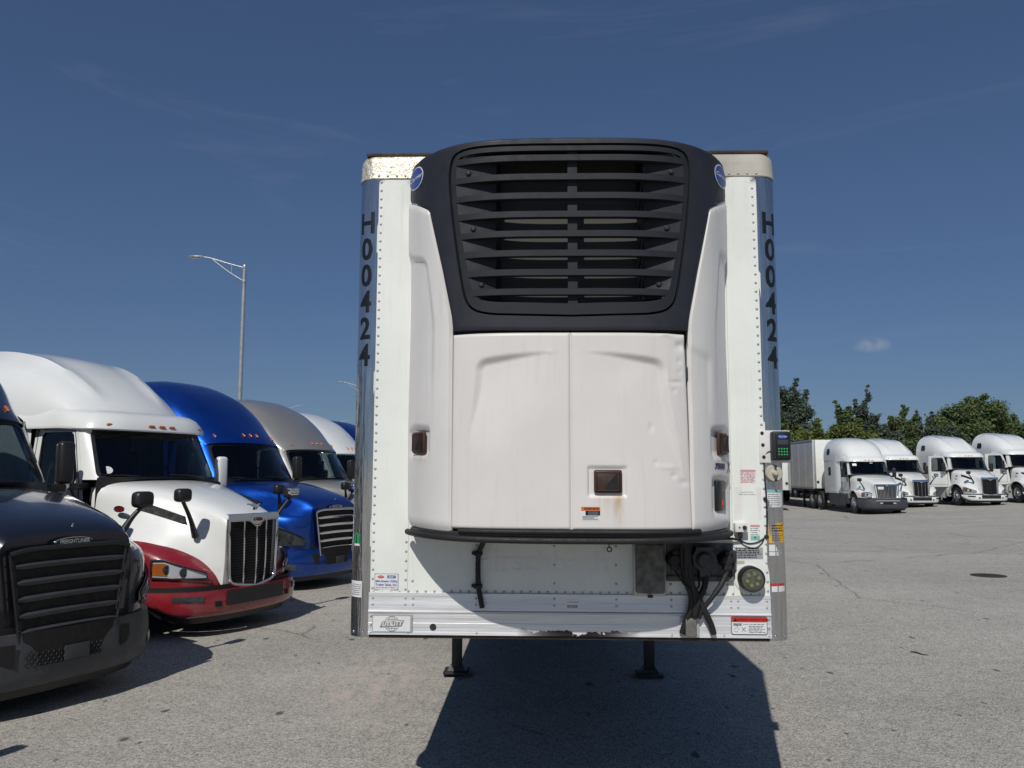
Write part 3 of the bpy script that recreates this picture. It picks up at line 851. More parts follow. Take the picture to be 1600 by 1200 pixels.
# connector mounting plate with gladhands and plug
mb = MB(); mb.rbox((0.768, -0.006, 1.545), (0.385, 0.010, 0.22), 0.003); mpl = mb.build('connector_plate', M['box_grey'], TR, smooth=30)
mb = MB(); mb.rbox((0.768, -0.018, 1.452), (0.385, 0.020, 0.03), 0.004); mb.build('plate_fold', M['box_grey'], mpl, smooth=30)
mb = MB()
pts = [(0.715, 1.585), (0.740, 1.625), (0.800, 1.632), (0.842, 1.605), (0.860, 1.555), (0.845, 1.515), (0.815, 1.50), (0.815, 1.470), (0.758, 1.470), (0.755, 1.505), (0.722, 1.53)]
mb.prism(pts, -0.075, -0.010); mb.lathe([(0.0, -0.105), (0.034, -0.102), (0.045, -0.09), (0.047, -0.07)], (0.783, 0, 1.565), 'Y', 18)
mb.rbox((0.783, -0.05, 1.63), (0.10, 0.085, 0.022), 0.006)
mb.build('electrical_socket', M['grey_plastic'], TR, smooth=35)
for cu in (0.615, 0.915):
    mb = MB(); mb.lathe([(0.0, -0.092), (0.026, -0.090), (0.036, -0.078), (0.040, -0.040), (0.046, -0.030), (0.046, -0.006)], (cu, 0, 1.565), 'Y', 16)
    mb.rbox((cu, -0.06, 1.528), (0.052, 0.05, 0.05), 0.012); mb.rbox((cu + 0.012, -0.065, 1.605), (0.05, 0.04, 0.034), 0.01)
    mb.build('air_coupling', M['rubber'], TR, smooth=40)
mb = MB(); mb.rbox((0.955, -0.05, 1.585), (0.03, 0.05, 0.07), 0.01); mb.rbox((0.956, -0.03, 1.52), (0.02, 0.03, 0.08), 0.006); mb.build('coupling_lever', M['steel'], TR, smooth=35)
def hose(pts, r_, m='rubber', name='hose', n=30, parent=TR, k=8):
    mb = MB(); mb.tube(catmull(pts, n), r_, k); return mb.build(name, M[m], parent, smooth=70)
hose([(0.660, -0.10, 1.70), (0.655, -0.09, 1.60), (0.670, -0.075, 1.46), (0.705, -0.07, 1.36), (0.700, -0.06, 1.28), (0.672, -0.04, 1.20), (0.655, -0.03, 1.145)], 0.017)
hose([(0.672, -0.12, 1.70), (0.675, -0.11, 1.60), (0.680, -0.09, 1.48), (0.735, -0.075, 1.37), (0.790, -0.06, 1.26), (0.822, -0.045, 1.19), (0.835, -0.035, 1.145)], 0.018)
hose([(0.690, -0.10, 1.71), (0.690, -0.10, 1.60), (0.700, -0.10, 1.47), (0.725, -0.08, 1.36), (0.722, -0.06, 1.25)], 0.015)
hose([(0.795, -0.06, 1.475), (0.780, -0.07, 1.41), (0.745, -0.08, 1.34), (0.730, -0.06, 1.27), (0.722, -0.05, 1.235)], 0.018)
hose([(0.925, -0.06, 1.52), (0.900, -0.07, 1.47), (0.850, -0.085, 1.39), (0.800, -0.08, 1.33), (0.765, -0.065, 1.28), (0.750, -0.05, 1.235)], 0.013)
hose([(0.905, -0.065, 1.478), (0.87, -0.08, 1.42), (0.835, -0.085, 1.375)], 0.017, name='hose_sleeve', n=12)
hose([(0.61, -0.06, 1.51), (0.640, -0.09, 1.46), (0.690, -0.09, 1.405), (0.745, -0.08, 1.41), (0.752, -0.05, 1.48)], 0.006)
mb = MB(); mb.rbox((0.703, -0.035, 1.182), (0.062, 0.055, 0.108), 0.006); hb = mb.build('hose_bracket', M['box_grey'], TR, smooth=30)
mb = MB()
for u in (0.662, 0.746): mb.box((u, -0.020, 1.178), (0.022, 0.008, 0.11))
mb.build('bracket_flange', M['plate'], hb, smooth=0)
# drain hose on the left with its clips
hose([(-0.475, -0.10, 1.685), (-0.497, -0.05, 1.645), (-0.520, -0.03, 1.590), (-0.524, -0.028, 1.50), (-0.520, -0.028, 1.40), (-0.508, -0.032, 1.33), (-0.497, -0.036, 1.277)], 0.0155, name='drain_hose')
for z in (1.588, 1.400):
    mb = MB(); mb.rbox((-0.524, -0.027, z), (0.052, 0.044, 0.026), 0.008); mb.rbox((-0.551, -0.006, z), (0.024, 0.012, 0.02), 0.003); mb.build('hose_clip', M['rubber'], TR, smooth=35)
# eye on the tray
mb = MB(); mb.tube([(0.2415 + 0.013 * math.cos(a), -0.05, 1.618 + 0.013 * math.sin(a)) for a in np.linspace(0, 2 * math.pi, 15)], 0.004, 6); mb.tube([(0.240, -0.05, 1.66), (0.2405, -0.05, 1.632)], 0.004, 6); mb.build('hook_eye', M['steel'], TR, smooth=60)
# switch box
mb = MB(); mb.rbox((1.006, -0.030, 1.748), (0.074, 0.052, 0.052), 0.004); sb = mb.build('switch_box', M['white_plain'], TR, smooth=30)
mb = MB(); mb.lathe([(0.0, -0.072), (0.011, -0.070), (0.012, -0.056)], (1.022, 0, 1.749), 'Y', 12); mb.lathe([(0.0, -0.061), (0.0045, -0.060), (0.005, -0.056)], (0.994, 0, 1.749), 'Y', 8); mb.build('switch_knob', M['rubber'], sb, smooth=40)
mb = MB(); mb.rbox((1.004, -0.03, 1.704), (0.022, 0.03, 0.036), 0.006); mb.build('cable_gland', M['rubber'], sb, smooth=40)
hose([(1.004, -0.03, 1.688), (1.010, -0.012, 1.672), (1.055, -0.010, 1.655), (1.105, -0.010, 1.662), (1.148, -0.012, 1.688)], 0.0035, name='cable')
hose([(1.004, -0.03, 1.690), (1.015, -0.010, 1.655), (1.060, -0.010, 1.632), (1.100, -0.010, 1.632), (1.135, -0.010, 1.662), (1.150, -0.012, 1.70)], 0.0028, name='cable')
hose([(0.60, -0.16, 1.675), (0.78, -0.12, 1.680), (0.93, -0.04, 1.685), (1.000, -0.02, 1.675)], 0.007, name='cable')
# keypad on its bracket
mb = MB(); mb.rbox((1.222, -0.012, 2.219), (0.178, 0.006, 0.190), 0.002); kb = mb.build('keypad_bracket', M['white_plain'], TR, smooth=30)
mb = MB(); mb.rbox((1.246, -0.045, 2.222), (0.108, 0.062, 0.170), 0.014, 3); kp = mb.build('keypad_housing', M['shroud'], TR, smooth=40)
mb = MB(); mb.rbox((1.250, -0.0765, 2.222), (0.080, 0.010, 0.150), 0.010, 3); mb.build('keypad_face', M['letter_black'], kp, smooth=40)
mb = MB(); mb.lathe([(0.0, -0.083), (0.030, -0.083), (0.0305, -0.081)], (0, 0, 0), 'Y', 20); mb.v = [(x + 1.250, y, z * 0.42 + 2.275) for x, y, z in mb.v]; mb.build('keypad_badge', M['print_blue'], kp, smooth=0)
place_text('Carrier', 0.016, M['paper'], kp, (1.250, -0.0836, 2.275), shear=0.2)
mb = MB(); mb.box((1.250, -0.082, 2.243), (0.062, 0.002, 0.028)); mb.build('keypad_screen', M['grey_plastic'], kp, smooth=0)
em = bpy.data.materials.new('green_keys'); em.use_nodes = True
en = em.node_tree.nodes; el = em.node_tree.links; eb = en["Principled BSDF"]
eb.inputs["Base Color"].default_value = (0.01, 0.25, 0.05, 1)
eb.inputs["Emission Color"].default_value = (0.05, 1.0, 0.22, 1); eb.inputs["Emission Strength"].default_value = 0.22
mb = MB()
for i in range(4):
    for j in range(3): mb.rbox((1.250 + (i - 1.5) * 0.0155, -0.0815, 2.204 - j * 0.0165), (0.0078, 0.004, 0.0078), 0.001, 1)
mb.build('keypad_keys', em, kp, smooth=0)
hose([(1.218, -0.02, 2.188), (1.190, -0.015, 2.190), (1.163, -0.010, 2.165), (1.158, -0.008, 2.10), (1.164, -0.010, 1.95), (1.168, -0.010, 1.83), (1.160, -0.010, 1.69)], 0.0045, name='cable')
for (u, z) in ((1.150, 2.298), (1.153, 2.228), (1.157, 2.157), (1.160, 1.912), (1.162, 1.693)):
    mb = MB(); mb.lathe([(0.0, -0.020), (0.010, -0.018), (0.013, -0.008), (0.013, -0.002)], (u, 0, z), 'Y', 10); mb.build('cable_clip', M['rubber'], TR, smooth=50)
# alarm on the post
mb = MB()
mb.lathe([(0.0, -0.075), (0.010, -0.073), (0.015, -0.062), (0.018, -0.050), (0.030, -0.046), (0.044, -0.048), (0.049, -0.040), (0.050, -0.012), (0.053, -0.008), (0.054, 0.02)], (1.212, 0.014, 2.062), 'Y', 24); al = mb.build('alarm_sounder', M['beige'], TR, smooth=45)
mb = MB()
for a in (90, 270): mb.lathe([(0.0, -0.071), (0.007, -0.069), (0.008, -0.055)], (1.214 + 0.040 * math.cos(R(a)), 0.012, 2.062 + 0.040 * math.sin(R(a))), 'Y', 8)
mb.build('sounder_screw', M['rubber'], al, smooth=40)

# landing gear
def leg(u):
    d = 3.75
    mb = MB(); mb.rbox((u, d, 0.80), (0.14, 0.14, 0.62), 0.006); lg = mb.build('landing_leg', M['steel'], TR, smooth=30)
    mb = MB(); mb.rbox((u, d, 0.30), (0.100, 0.100, 0.56), 0.005); mb.build('inner_leg', M['steel'], lg, smooth=30)
    mb = MB(); mb.rbox((u, d, 0.040), (0.26, 0.26, 0.02), 0.004); mb.box((u, d, 0.075), (0.2, 0.13, 0.06), taper=0.6)
    for k in (-1, 1): mb.box((u + k * 0.118, d, 0.030), (0.012, 0.26, 0.035))
    mb.build('leg_foot', M['steel'], lg, smooth=30)
leg(-1.0); leg(0.97)
mb = MB(); mb.tube([(-0.95, 3.75, 0.93), (0.88, 3.75, 0.93)], 0.03, 8); mb.build('leg_brace', M['steel'], TR)
for u in (-1.0, 0.97):
    mb = MB(); mb.tube([(u, 3.82, 0.60), (u, 4.7, 1.06)], 0.025, 6); mb.build('leg_brace', M['steel'], TR)
mb = MB(); mb.rbox((0.66, 0.35, 1.075), (0.03, 0.03, 0.08), 0.004); mb.build('bottom_stub', M['steel'], TR)
# ------------------------------------------------------------------ refrigeration unit on the nose
def unit_depth(u, z):
    U = 0.955 + 0.028 * (z - 1.73) / 2
    return 0.55 * max(0.0, 1 - (abs(u) / U) ** 4) ** 0.77
def S(u, z, off=0.0):
    """point on the unit's bowed face, off metres proud of it"""
    e = 0.004
    if off:
        d0 = unit_depth(u, z); g = (unit_depth(u + e, z) - unit_depth(u - e, z)) / (2 * e)
        g = max(-2.2, min(2.2, g)); L = math.sqrt(1 + g * g)
        return (u - off * g / L, -(d0 + off / L), z)
    return (u, -unit_depth(u, z), z)
def S_frame(u, z, off=0.0, turn=1.0):
    e = 0.004; g = (unit_depth(u + e, z) - unit_depth(u - e, z)) / (2 * e)
    t = Vector((1, -g * turn, 0)).normalized(); up = Vector((0, 0, 1)); nrm = t.cross(up).normalized()   # towards the viewer
    m = Matrix((t, -nrm, up)).transposed().to_4x4()
    m.translation = Vector(S(u, z, off))
    return m     # local x along the face, -y out of it, z up

def star(poly, c, ang):
    """point where a ray from c at angle ang meets the outline"""
    dx, dz = math.cos(ang), math.sin(ang); best = None
    for i in range(len(poly)):
        (x1, z1), (x2, z2) = poly[i], poly[(i + 1) % len(poly)]
        x1 -= c[0]; x2 -= c[0]; z1 -= c[1]; z2 -= c[1]
        den = dx * (z2 - z1) - dz * (x2 - x1)
        if abs(den) < 1e-12: continue
        t = (x1 * (z2 - z1) - z1 * (x2 - x1)) / den
        s = (x1 * dz - z1 * dx) / den
        if t > 0 and -1e-6 <= s <= 1 + 1e-6 and (best is None or t < best): best = t
    return (c[0] + dx * best, c[1] + dz * best)

def sym(half):
    return half + [(-u, z) for u, z in reversed(half) if abs(u) > 1e-6]

shroud_half = [(0.0, 3.895), (-0.32, 3.893), (-0.535, 3.892), (-0.72, 3.890), (-0.853, 3.888), (-0.925, 3.880), (-0.948, 3.845), (-0.950, 3.70), (-0.940, 3.672), (-0.925, 3.660),
               (-0.830, 3.585), (-0.800, 3.555), (-0.788, 3.50), (-0.712, 3.19), (-0.652, 2.915), (-0.642, 2.832), (-0.3, 2.822), (0.0, 2.820)]
shroud_out = shroud_half + [(-u, z) for u, z in reversed(shroud_half[1:-1])]
gr_half = [(0.0, 3.866), (-0.32, 3.866), (-0.545, 3.864), (-0.625, 3.852), (-0.662, 3.818), (-0.676, 3.75), (-0.678, 3.68), (-0.654, 3.436), (-0.602, 3.103), (-0.578, 3.00), (-0.555, 2.958), (-0.515, 2.928), (-0.45, 2.911), (-0.385, 2.904), (0.0, 2.893)]
def smooth_half(h, n=70):
    p = catmull(h, n); p[0] = (0.0, h[0][1]); p[-1] = (0.0, h[-1][1]); return p
gr_half = smooth_half(gr_half)
gr_out = gr_half + [(-u, z) for u, z in reversed(gr_half[1:-1])]
GC = (0.0, 3.38)
def inset(poly, e, c=GC):
    out = []
    n = len(poly)
    for i in range(n):
        (x0, z0), (x1, z1) = poly[i - 1], poly[(i + 1) % n]
        t = Vector((x1 - x0, z1 - z0)).normalized()
        nn = Vector((-t.y, t.x))
        if nn.dot(Vector((c[0] - poly[i][0], c[1] - poly[i][1]))) < 0: nn = -nn
        out.append((poly[i][0] + nn.x * e, poly[i][1] + nn.y * e))
    return out

angs = sorted(set([round(2 * math.pi * k / 160, 6) for k in range(160)] + [round(math.atan2(z - GC[1], u - GC[0]) % (2 * math.pi), 6) for u, z in shroud_out]))
outer = [star(shroud_out, GC, a) for a in angs]
inner = [star(gr_out, GC, a) for a in angs]
mb = MB(); rows = []
rows.append([(lambda p: (p[0], p[1] + 0.16, p[2]))(S(u * 0.985, z, -0.01)) for u, z in outer])
rows.append([S(u, z + (0.012 if z > 3.8 else 0), -0.05) for u, z in outer])
rows.append([S(u, z + (0.008 if z > 3.8 else 0), -0.014) for u, z in outer])
for k in range(9):
    t = k / 8
    off = -0.005 * (1 - sstep(0, 0.15, t)) + 0.002
    rows.append([S(lerp(o[0], i[0], t), lerp(o[1], i[1], t), off) for o, i in zip(outer, inner)])
rows.append([S(i[0] * 0.9985, lerp(i[1], GC[1], 0.0015), -0.004) for i in inner])
rows.append([S(i[0] * 0.998, lerp(i[1], GC[1], 0.002), -0.045) for i in inner])
rows = [r_ + [r_[0]] for r_ in rows]
mb.grid(rows)
# top plate back to the wall
tops = [(u, z) for u, z in shroud_out if z > 3.84]
tops = sorted(set(tops))
us = np.linspace(-0.945, 0.945, 41)
mb.grid([[S(u, 3.907, -0.05) for u in us], [(u, -0.003, 3.93) for u in us]])
UNIT = mb.build('refrigeration_unit', M['shroud'], TR, smooth=42)

# dark core of the unit behind the cowls
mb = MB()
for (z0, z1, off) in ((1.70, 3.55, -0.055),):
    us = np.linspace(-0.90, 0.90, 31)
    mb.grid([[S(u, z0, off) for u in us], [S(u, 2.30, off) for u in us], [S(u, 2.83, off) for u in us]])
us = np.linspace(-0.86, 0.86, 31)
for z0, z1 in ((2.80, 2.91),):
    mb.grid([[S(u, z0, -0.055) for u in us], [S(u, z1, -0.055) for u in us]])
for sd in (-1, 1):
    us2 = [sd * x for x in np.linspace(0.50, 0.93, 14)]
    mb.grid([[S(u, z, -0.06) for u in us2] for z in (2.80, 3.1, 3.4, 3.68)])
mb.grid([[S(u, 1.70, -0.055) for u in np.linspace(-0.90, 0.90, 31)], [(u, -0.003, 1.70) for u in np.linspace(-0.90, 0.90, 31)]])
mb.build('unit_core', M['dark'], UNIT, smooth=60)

# grille insert: frame, pockets, slats, mullion, coil
ins = inset(gr_out, 0.011)
area = [(u * (1 - 0.022 * sstep(3.5, 2.95, z)), z if z > 3.2 else z + 0.034 * sstep(3.1, 2.93, z)) for u, z in inset(gr_out, 0.040)]
fo = [star(ins, GC, a) for a in angs]; fi = [star(area, GC, a) for a in angs]
mb = MB()
rows = [[S(u, z, -0.045) for u, z in fo], [S(u, z, -0.006) for u, z in fo], [S(lerp(u, GC[0], 0.004), lerp(z, GC[1], 0.004), -0.001) for u, z in fo]]
for t in (0.3, 0.6, 1.0): rows.append([S(lerp(o[0], i[0], t), lerp(o[1], i[1], t), -0.001) for o, i in zip(fo, fi)])
rows.append([S(i[0], i[1], -0.03) for i in fi])
mb.grid([r_ + [r_[0]] for r_ in rows]); mb.build('grille_frame', M['slat'], UNIT, smooth=40)
def area_u(z, sd):
    return abs(star([(u, zz) for u, zz in area], (0.0, z), 0.0 if sd > 0 else math.pi)[0]) * sd
OPEN = 0.415
for sd in (-1, 1):
    mb = MB(); rows = []
    for j in range(31):
        z = lerp(2.975, 3.822, j / 30); uo = area_u(z, sd)
        rows.append([S(lerp(uo, sd * OPEN, t), z, lerp(-0.003, -0.056, t ** 0.85)) for t in np.linspace(0, 1, 9)] + [S(sd * (OPEN - 0.001), z, -0.20)])
    mb.grid(rows); mb.build('grille_pocket', M['slat'], UNIT, smooth=40)
    for (u, z) in ((0.570, 3.723), (0.540, 3.40), (0.492, 3.083)):
        mb = MB()
        uo = area_u(z, sd); t = (uo - sd * u) / (uo - sd * OPEN)
        p = S(sd * u, z, lerp(-0.003, -0.056, t ** 0.85) + 0.002)
        mb.lathe([(0.0, -0.010), (0.009, -0.009), (0.012, -0.003), (0.018, 0.0), (0.018, 0.006)], p, 'Y', 12)
        mb.build('grille_screw', M['shroud'], UNIT, smooth=40)
for z in (3.785, 3.677, 3.570, 3.465, 3.356, 3.247, 3.140, 3.033):
    ua = abs(area_u(z, 1)) + 0.004
    prof = [(-0.046, 0.012), (-0.012, 0.0190), (-0.002, 0.0185), (0.001, 0.0165), (0.001, -0.0165), (-0.002, -0.0185), (-0.012, -0.0190), (-0.046, -0.015)]
    mb = MB(); rows = []
    for u in np.linspace(-ua, ua, 41):
        k = 0.0
        rows.append([S(u, z + k + dz, off) for off, dz in prof])
    mb.grid(rows, closed=True); mb.build('grille_slat', M['slat'], UNIT, smooth=40)
mb = MB()
for (a, b_) in ((-0.012, 0.040),):
    mb.grid([[S(a, 2.93, -0.05), S(a, 3.835, -0.05)], [S(a, 2.93, -0.028), S(a, 3.835, -0.028)], [S(b_, 2.93, -0.028), S(b_, 3.835, -0.028)], [S(b_, 2.93, -0.05), S(b_, 3.835, -0.05)]])
mb.build('grille_mullion', M['slat'], UNIT, smooth=30)
mb = MB(); mb.box((0, -0.295, 3.39), (1.0, 0.02, 1.0)); mb.build('condenser_coil', M['coil'], UNIT, smooth=0)
mb = MB()
mb.box((0, -0.40, 3.89), (0.9, 0.22, 0.01)); mb.build('coil_shroud', M['dark'], UNIT, smooth=0)
mb = MB(); mb.box((0, -0.40, 2.90), (0.9, 0.22, 0.01)); mb.build('coil_shroud', M['dark'], UNIT, smooth=0)

# white side cowls
def cowl(sd, name):
    mb = MB(); nc, nr = 30, 90
    uo_k = {1.745: 0.930, 2.6: 0.945, 3.72: 0.962}
    ui_k = [(1.745, 0.652), (2.86, 0.655), (2.93, 0.664), (3.20, 0.724), (3.53, 0.800), (3.60, 0.815)]
    def ui(z):
        for (a, b_), (c_, d_) in zip(ui_k, ui_k[1:]):
            if z <= c_: return lerp(b_, d_, (z - a) / (c_ - a))
        return ui_k[-1][1]
    rows = []
    for j in range(nr + 1):
        row = []
        for i in range(nc + 1):
            c_ = i / nc
            zt = lerp(3.690, 3.560, c_); zb = lerp(1.752, 1.744, c_)
            z = lerp(zb, zt, j / nr)
            u = lerp(interp(uo_k, z), ui(z), c_)
            off = 0.0
            # pressed field along the outer edge, fading out downwards
            edge = lerp(0.06, 0.62, sstep(3.36, 3.24, z)) if z > 3.24 else 0.62
            if sd < 0:
                inside = sstep(edge + 0.05, edge - 0.05, c_) * sstep(3.38, 3.30, z) * sstep(2.15, 3.1, z)
            else:
                inside = sstep(0.42, 0.34, c_) * sstep(3.36, 3.27, z) * sstep(2.2, 3.0, z)
                inside += 0.9 * sstep(0.50, 0.62, c_) * sstep(2.66 + 0.1 * c_, 2.62 + 0.1 * c_, z) * sstep(2.2, 2.6, z) * 0.6
            off -= 0.016 * inside
            # rounded rim towards the doors
            off -= 0.020 * sstep(0.955, 1.0, c_) ** 2
            off -= 0.010 * sstep(0.985, 1.0, j / nr) + 0.018 * sstep(0.02, 0.0, j / nr)
            # recess behind the latch
            lz = 2.226
            r_ = sstep(0.078, 0.068, abs(z - lz - 0.006)) * sstep(0.56, 0.51, c_) * sstep(0.02, 0.08, c_)
            off -= 0.022 * r_
            if sd > 0:
                r2 = sstep(0.100, 0.090, abs(z - 1.930)) * sstep(0.55, 0.50, c_) * sstep(0.03, 0.09, c_)
                off -= 0.022 * r2
            row.append(S(sd * u, z, off))
        rows.append(row)
    mb.grid(rows)
    inner_e = [r_[-1] for r_ in rows]; mb.grid([inner_e, [(p[0] + 0.004 * -sd, p[1] + 0.09, p[2]) for p in inner_e]])
    top_e = rows[-1]; mb.grid([top_e, [(p[0], min(-0.002, p[1] + 0.10), p[2] - 0.004) for p in top_e]])
    bot_e = rows[0]; mb.grid([bot_e, [(p[0], min(-0.002, p[1] + 0.10), p[2] + 0.004) for p in bot_e]])
    out_e = [r_[0] for r_ in rows]; mb.grid([out_e, [(p[0], -0.002, p[2]) for p in out_e]])
    return mb.build(name, M['cowl_white'], UNIT, smooth=50)
cowl(-1, 'side_cowl'); cowl(1, 'side_cowl')

# doors
def door(sd):
    mb = MB(); nc, nr = 84, 110; rows = []
    for j in range(nr + 1):
        row = []
        for i in range(nc + 1):
            c_ = i / nc
            z = lerp(1.762, 2.808, j / nr)
            uo = (0.642 if sd < 0 else lerp(0.650, 0.622, (z - 1.762) / 1.05))
            u = lerp(0.0028, uo, c_)
            off = 0.004
            # pressed contour: a step inwards across a rounded arch, dying away at its ends
            ax = (lerp(0.570, 0.515, sstep(2.0, 2.62, z)) if sd < 0 else lerp(0.598, 0.512, sstep(1.95, 2.64, z)))
            top = 2.703 - 0.085 * (u / 0.50) ** 2.6 * 0.45
            q = max(0.0, u - (ax - 0.07)) / 0.07; w = max(0.0, z - (top - 0.07)) / 0.07
            dist = (q ** 2.4 + w ** 2.4) ** (1 / 2.4)     # 1 on the arch
            along = sstep(2.16, 2.58, z) if sd < 0 else sstep(1.95, 2.40, z)
            fade = along * (1.0 if u > ax - 0.09 else sstep(0.04, 0.44, u))
            e_in = 0.07 * (1.0 - dist); far = (max(1e-3, ax - u) ** -3 + max(1e-3, top - z) ** -3) ** (-1 / 3)
            if e_in > 0 and fade > 0:
                off -= 0.027 * fade * min(1.0, e_in / (0.004 + 0.030 * fade)) * (1 - 0.85 * sstep(0.03, 0.34, far))
            # rolled edges
            e = min(c_ * uo, (1 - c_) * uo, z - 1.762, 2.808 - z)
            off -= 0.010 * (1 - sstep(0.0, 0.010, e))
            if sd > 0:
                for (du, dz, ru, rz, h) in ((0.595, 2.745, 0.028, 0.022, -0.012), (0.585, 2.66, 0.012, 0.012, -0.005), (0.585, 2.60, 0.010, 0.010, -0.004), (0.43, 2.300, 0.013, 0.022, -0.005), (0.52, 2.09, 0.05, 0.012, 0.004), (0.545, 2.045, 0.014, 0.011, -0.007),
                                            (0.60, 2.01, 0.025, 0.015, -0.006), (0.565, 2.545, 0.030, 0.008, -0.007), (0.555, 2.50, 0.010, 0.010, -0.005), (0.45, 2.115, 0.012, 0.012, -0.005)):
                    off += h * math.exp(-((u - du) / ru) ** 2 - ((z - dz) / rz) ** 2)
                off += 0.004 * math.sin(u * 40) * sstep(0.03, 0.0, 2.808 - z) * sstep(0.35, 0.55, u)
                # recess round the latch
                off -= 0.012 * sstep(0.105, 0.098, abs(u - 0.190)) * sstep(0.082, 0.075, abs(z - 2.014))
            else:
                off += 0.003 * math.exp(-((u - 0.11) / 0.01) ** 2 - ((z - 2.70) / 0.01) ** 2)
            row.append(S(sd * u, z, off))
        rows.append(row)
    mb.grid(rows)
    for e in ([r_[0] for r_ in rows], [r_[-1] for r_ in rows], rows[0], rows[-1]):
        mb.grid([e, [(p[0], p[1] + 0.045, p[2]) for p in e]])
    return mb.build('access_door', M['door_white'], UNIT, smooth=50)
door(-1); door(1)
mb = MB(); mb.grid([[S(u, z, -0.007) for u in (-0.006, 0.0, 0.006)] for z in np.linspace(1.765, 2.806, 12)]); mb.build('door_seam', M['door_white'], UNIT, smooth=60)

# latches
def latch(u, z, w, h, off, name='latch'):
    m = S_frame(u, z, off, 1.0)
    mb = MB(); mb.rbox((0, -0.008, 0), (w, 0.022, h), 0.011, 3)
    o = mb.build(name, M['brown_latch'], UNIT, smooth=40); o.matrix_local = m
    # raised rim and paddle
    mb = MB(); mb.rbox((0, -0.021, 0), (w * 0.80, 0.008, h * 0.76), 0.005, 2)
    mb.tube([(-w * .40, -0.024, -h * .38), (w * .40, -0.024, -h * .38), (w * .40, -0.024, h * .38), (-w * .40, -0.024, h * .38), (-w * .40, -0.024, -h * .38)], 0.0035, 5)
    for p in mb.v[:]: pass
    q = mb.build('latch_cup', M['brown_latch'], UNIT, smooth=40); q.matrix_local = m
    mb = MB()
    pts = [(w * 0.33, -h * 0.33)] + [(lerp(-0.12, 0.30, t) * w, lerp(-0.33, 0.33, t ** 0.8 if t > 0 else 0) * h) for t in np.linspace(0, 1, 7)] + [(w * 0.33, h * 0.33)]
    mb.prism(pts, -0.0265, -0.024)
    q = mb.build('latch_opening', M['dark'], UNIT, smooth=0); q.matrix_local = m
latch(0.193, 2.014, 0.148, 0.122, -0.006)
latch(-0.850, 2.226, 0.148, 0.122, -0.012)
latch(0.868, 2.226, 0.148, 0.122, -0.012)
# sight window in the right cowl
m_ = S_frame(0.858, 1.935, -0.022, 1.0)
mb = MB(); mb.rbox((0, -0.006, 0.0), (0.135, 0.022, 0.165), 0.006); o = mb.build('sight_window', M['letter_black'], UNIT, smooth=30); o.matrix_local = m_
mb = MB(); mb.rbox((0.012, -0.014, -0.045), (0.020, 0.012, 0.040), 0.005, rot=Matrix.Rotation(R(20), 3, 'Y')); o = mb.build('red_handle', M['print_red'], UNIT, smooth=30); o.matrix_local = m_
# lettering and badges on the unit
def wS(uc, zc, off, flip=1): return lambda x, y: S(uc + x, zc + y, off)
place_text('7500', 0.042, M['print_navy'], UNIT, None, warp=wS(0.835, 2.098, 0.003), cuts=10, bold=0.0022, shear=0.25, sx=0.95)
place_text('X', 0.098, M['print_grey'], UNIT, None, warp=wS(0.921, 2.092, 0.003), cuts=8, shear=0.15, sx=0.62)
for sd in (-1, 1):
    uc, zc, a, b_ = sd * 0.893, 3.790, 0.062, 0.048
    rot = R(0)
    for (k, mt, off, nm) in ((1.0, 'paper', 0.0045, 'badge_rim'), (0.90, 'print_blue', 0.0062, 'badge')):
        mb = MB(); rows = []
        for r_ in np.linspace(0.02, 1, 8):
            rows.append([S(uc + a * k * r_ * math.cos(t) * 0.86, zc + b_ * k * r_ * math.sin(t) * 1.35 + 0.0 * math.cos(t), off) for t in np.linspace(0, 2 * math.pi, 33)])
        mb.grid(rows); mb.grid([rows[-1], [S(p[0], p[2], 0.0) for p in rows[-1]]]); mb.build(nm, M[mt], UNIT, smooth=50)
    place_text('Carrier', 0.034, M['paper'], UNIT, None, warp=wS(uc, zc, 0.0078), cuts=14, shear=0.3, bold=0.0004, sx=0.9)
s = None
mb = MB()
def patch(u0, z0, u1, z1, m, off, name, parent=UNIT):
    mb = MB(); mb.grid([[S(lerp(u0, u1, k / 6), z, off) for k in range(7)] for z in (z0, z1)])
    return mb.build(name, M[m], parent, smooth=60)
patch(0.052, 1.811, 0.150, 1.882, 'paper', 0.0055, 'warning_sticker')
patch(0.052, 1.862, 0.150, 1.882, 'print_orange', 0.0065, 'sticker_header')
patch(0.074, 1.838, 0.150, 1.861, 'letter_black', 0.0065, 'sticker_band')
place_text('WARNING', 0.0165, M['letter_black'], UNIT, None, warp=wS(0.106, 1.872, 0.0072), cuts=4, bold=0.0006)
mb = MB()
for k in range(3):
    z = 1.832 - 0.0065 * k; mb.grid([[S(lerp(0.058, 0.140 - 0.02 * (k % 2), t), zz, 0.0068) for t in np.linspace(0, 1, 5)] for zz in (z - 0.0014, z + 0.0014)])
mb.build('small_print', M['print_grey'], UNIT, smooth=0)
mb = MB()
for k in range(3):
    z = 1.856 - 0.006 * k; mb.grid([[S(lerp(0.088, 0.140, t), zz, 0.0071) for t in np.linspace(0, 1, 5)] for zz in (z - 0.0004, z + 0.0004)])
mb.build('small_print', M['paper'], UNIT, smooth=0)
# hinges in the right-hand gap
for z in (2.60, 1.80):
    mb = MB(); mb.rbox(S(0.648, z, -0.035), (0.022, 0.03, 0.07), 0.004); mb.build('hinge', M['steel'], UNIT, smooth=30)

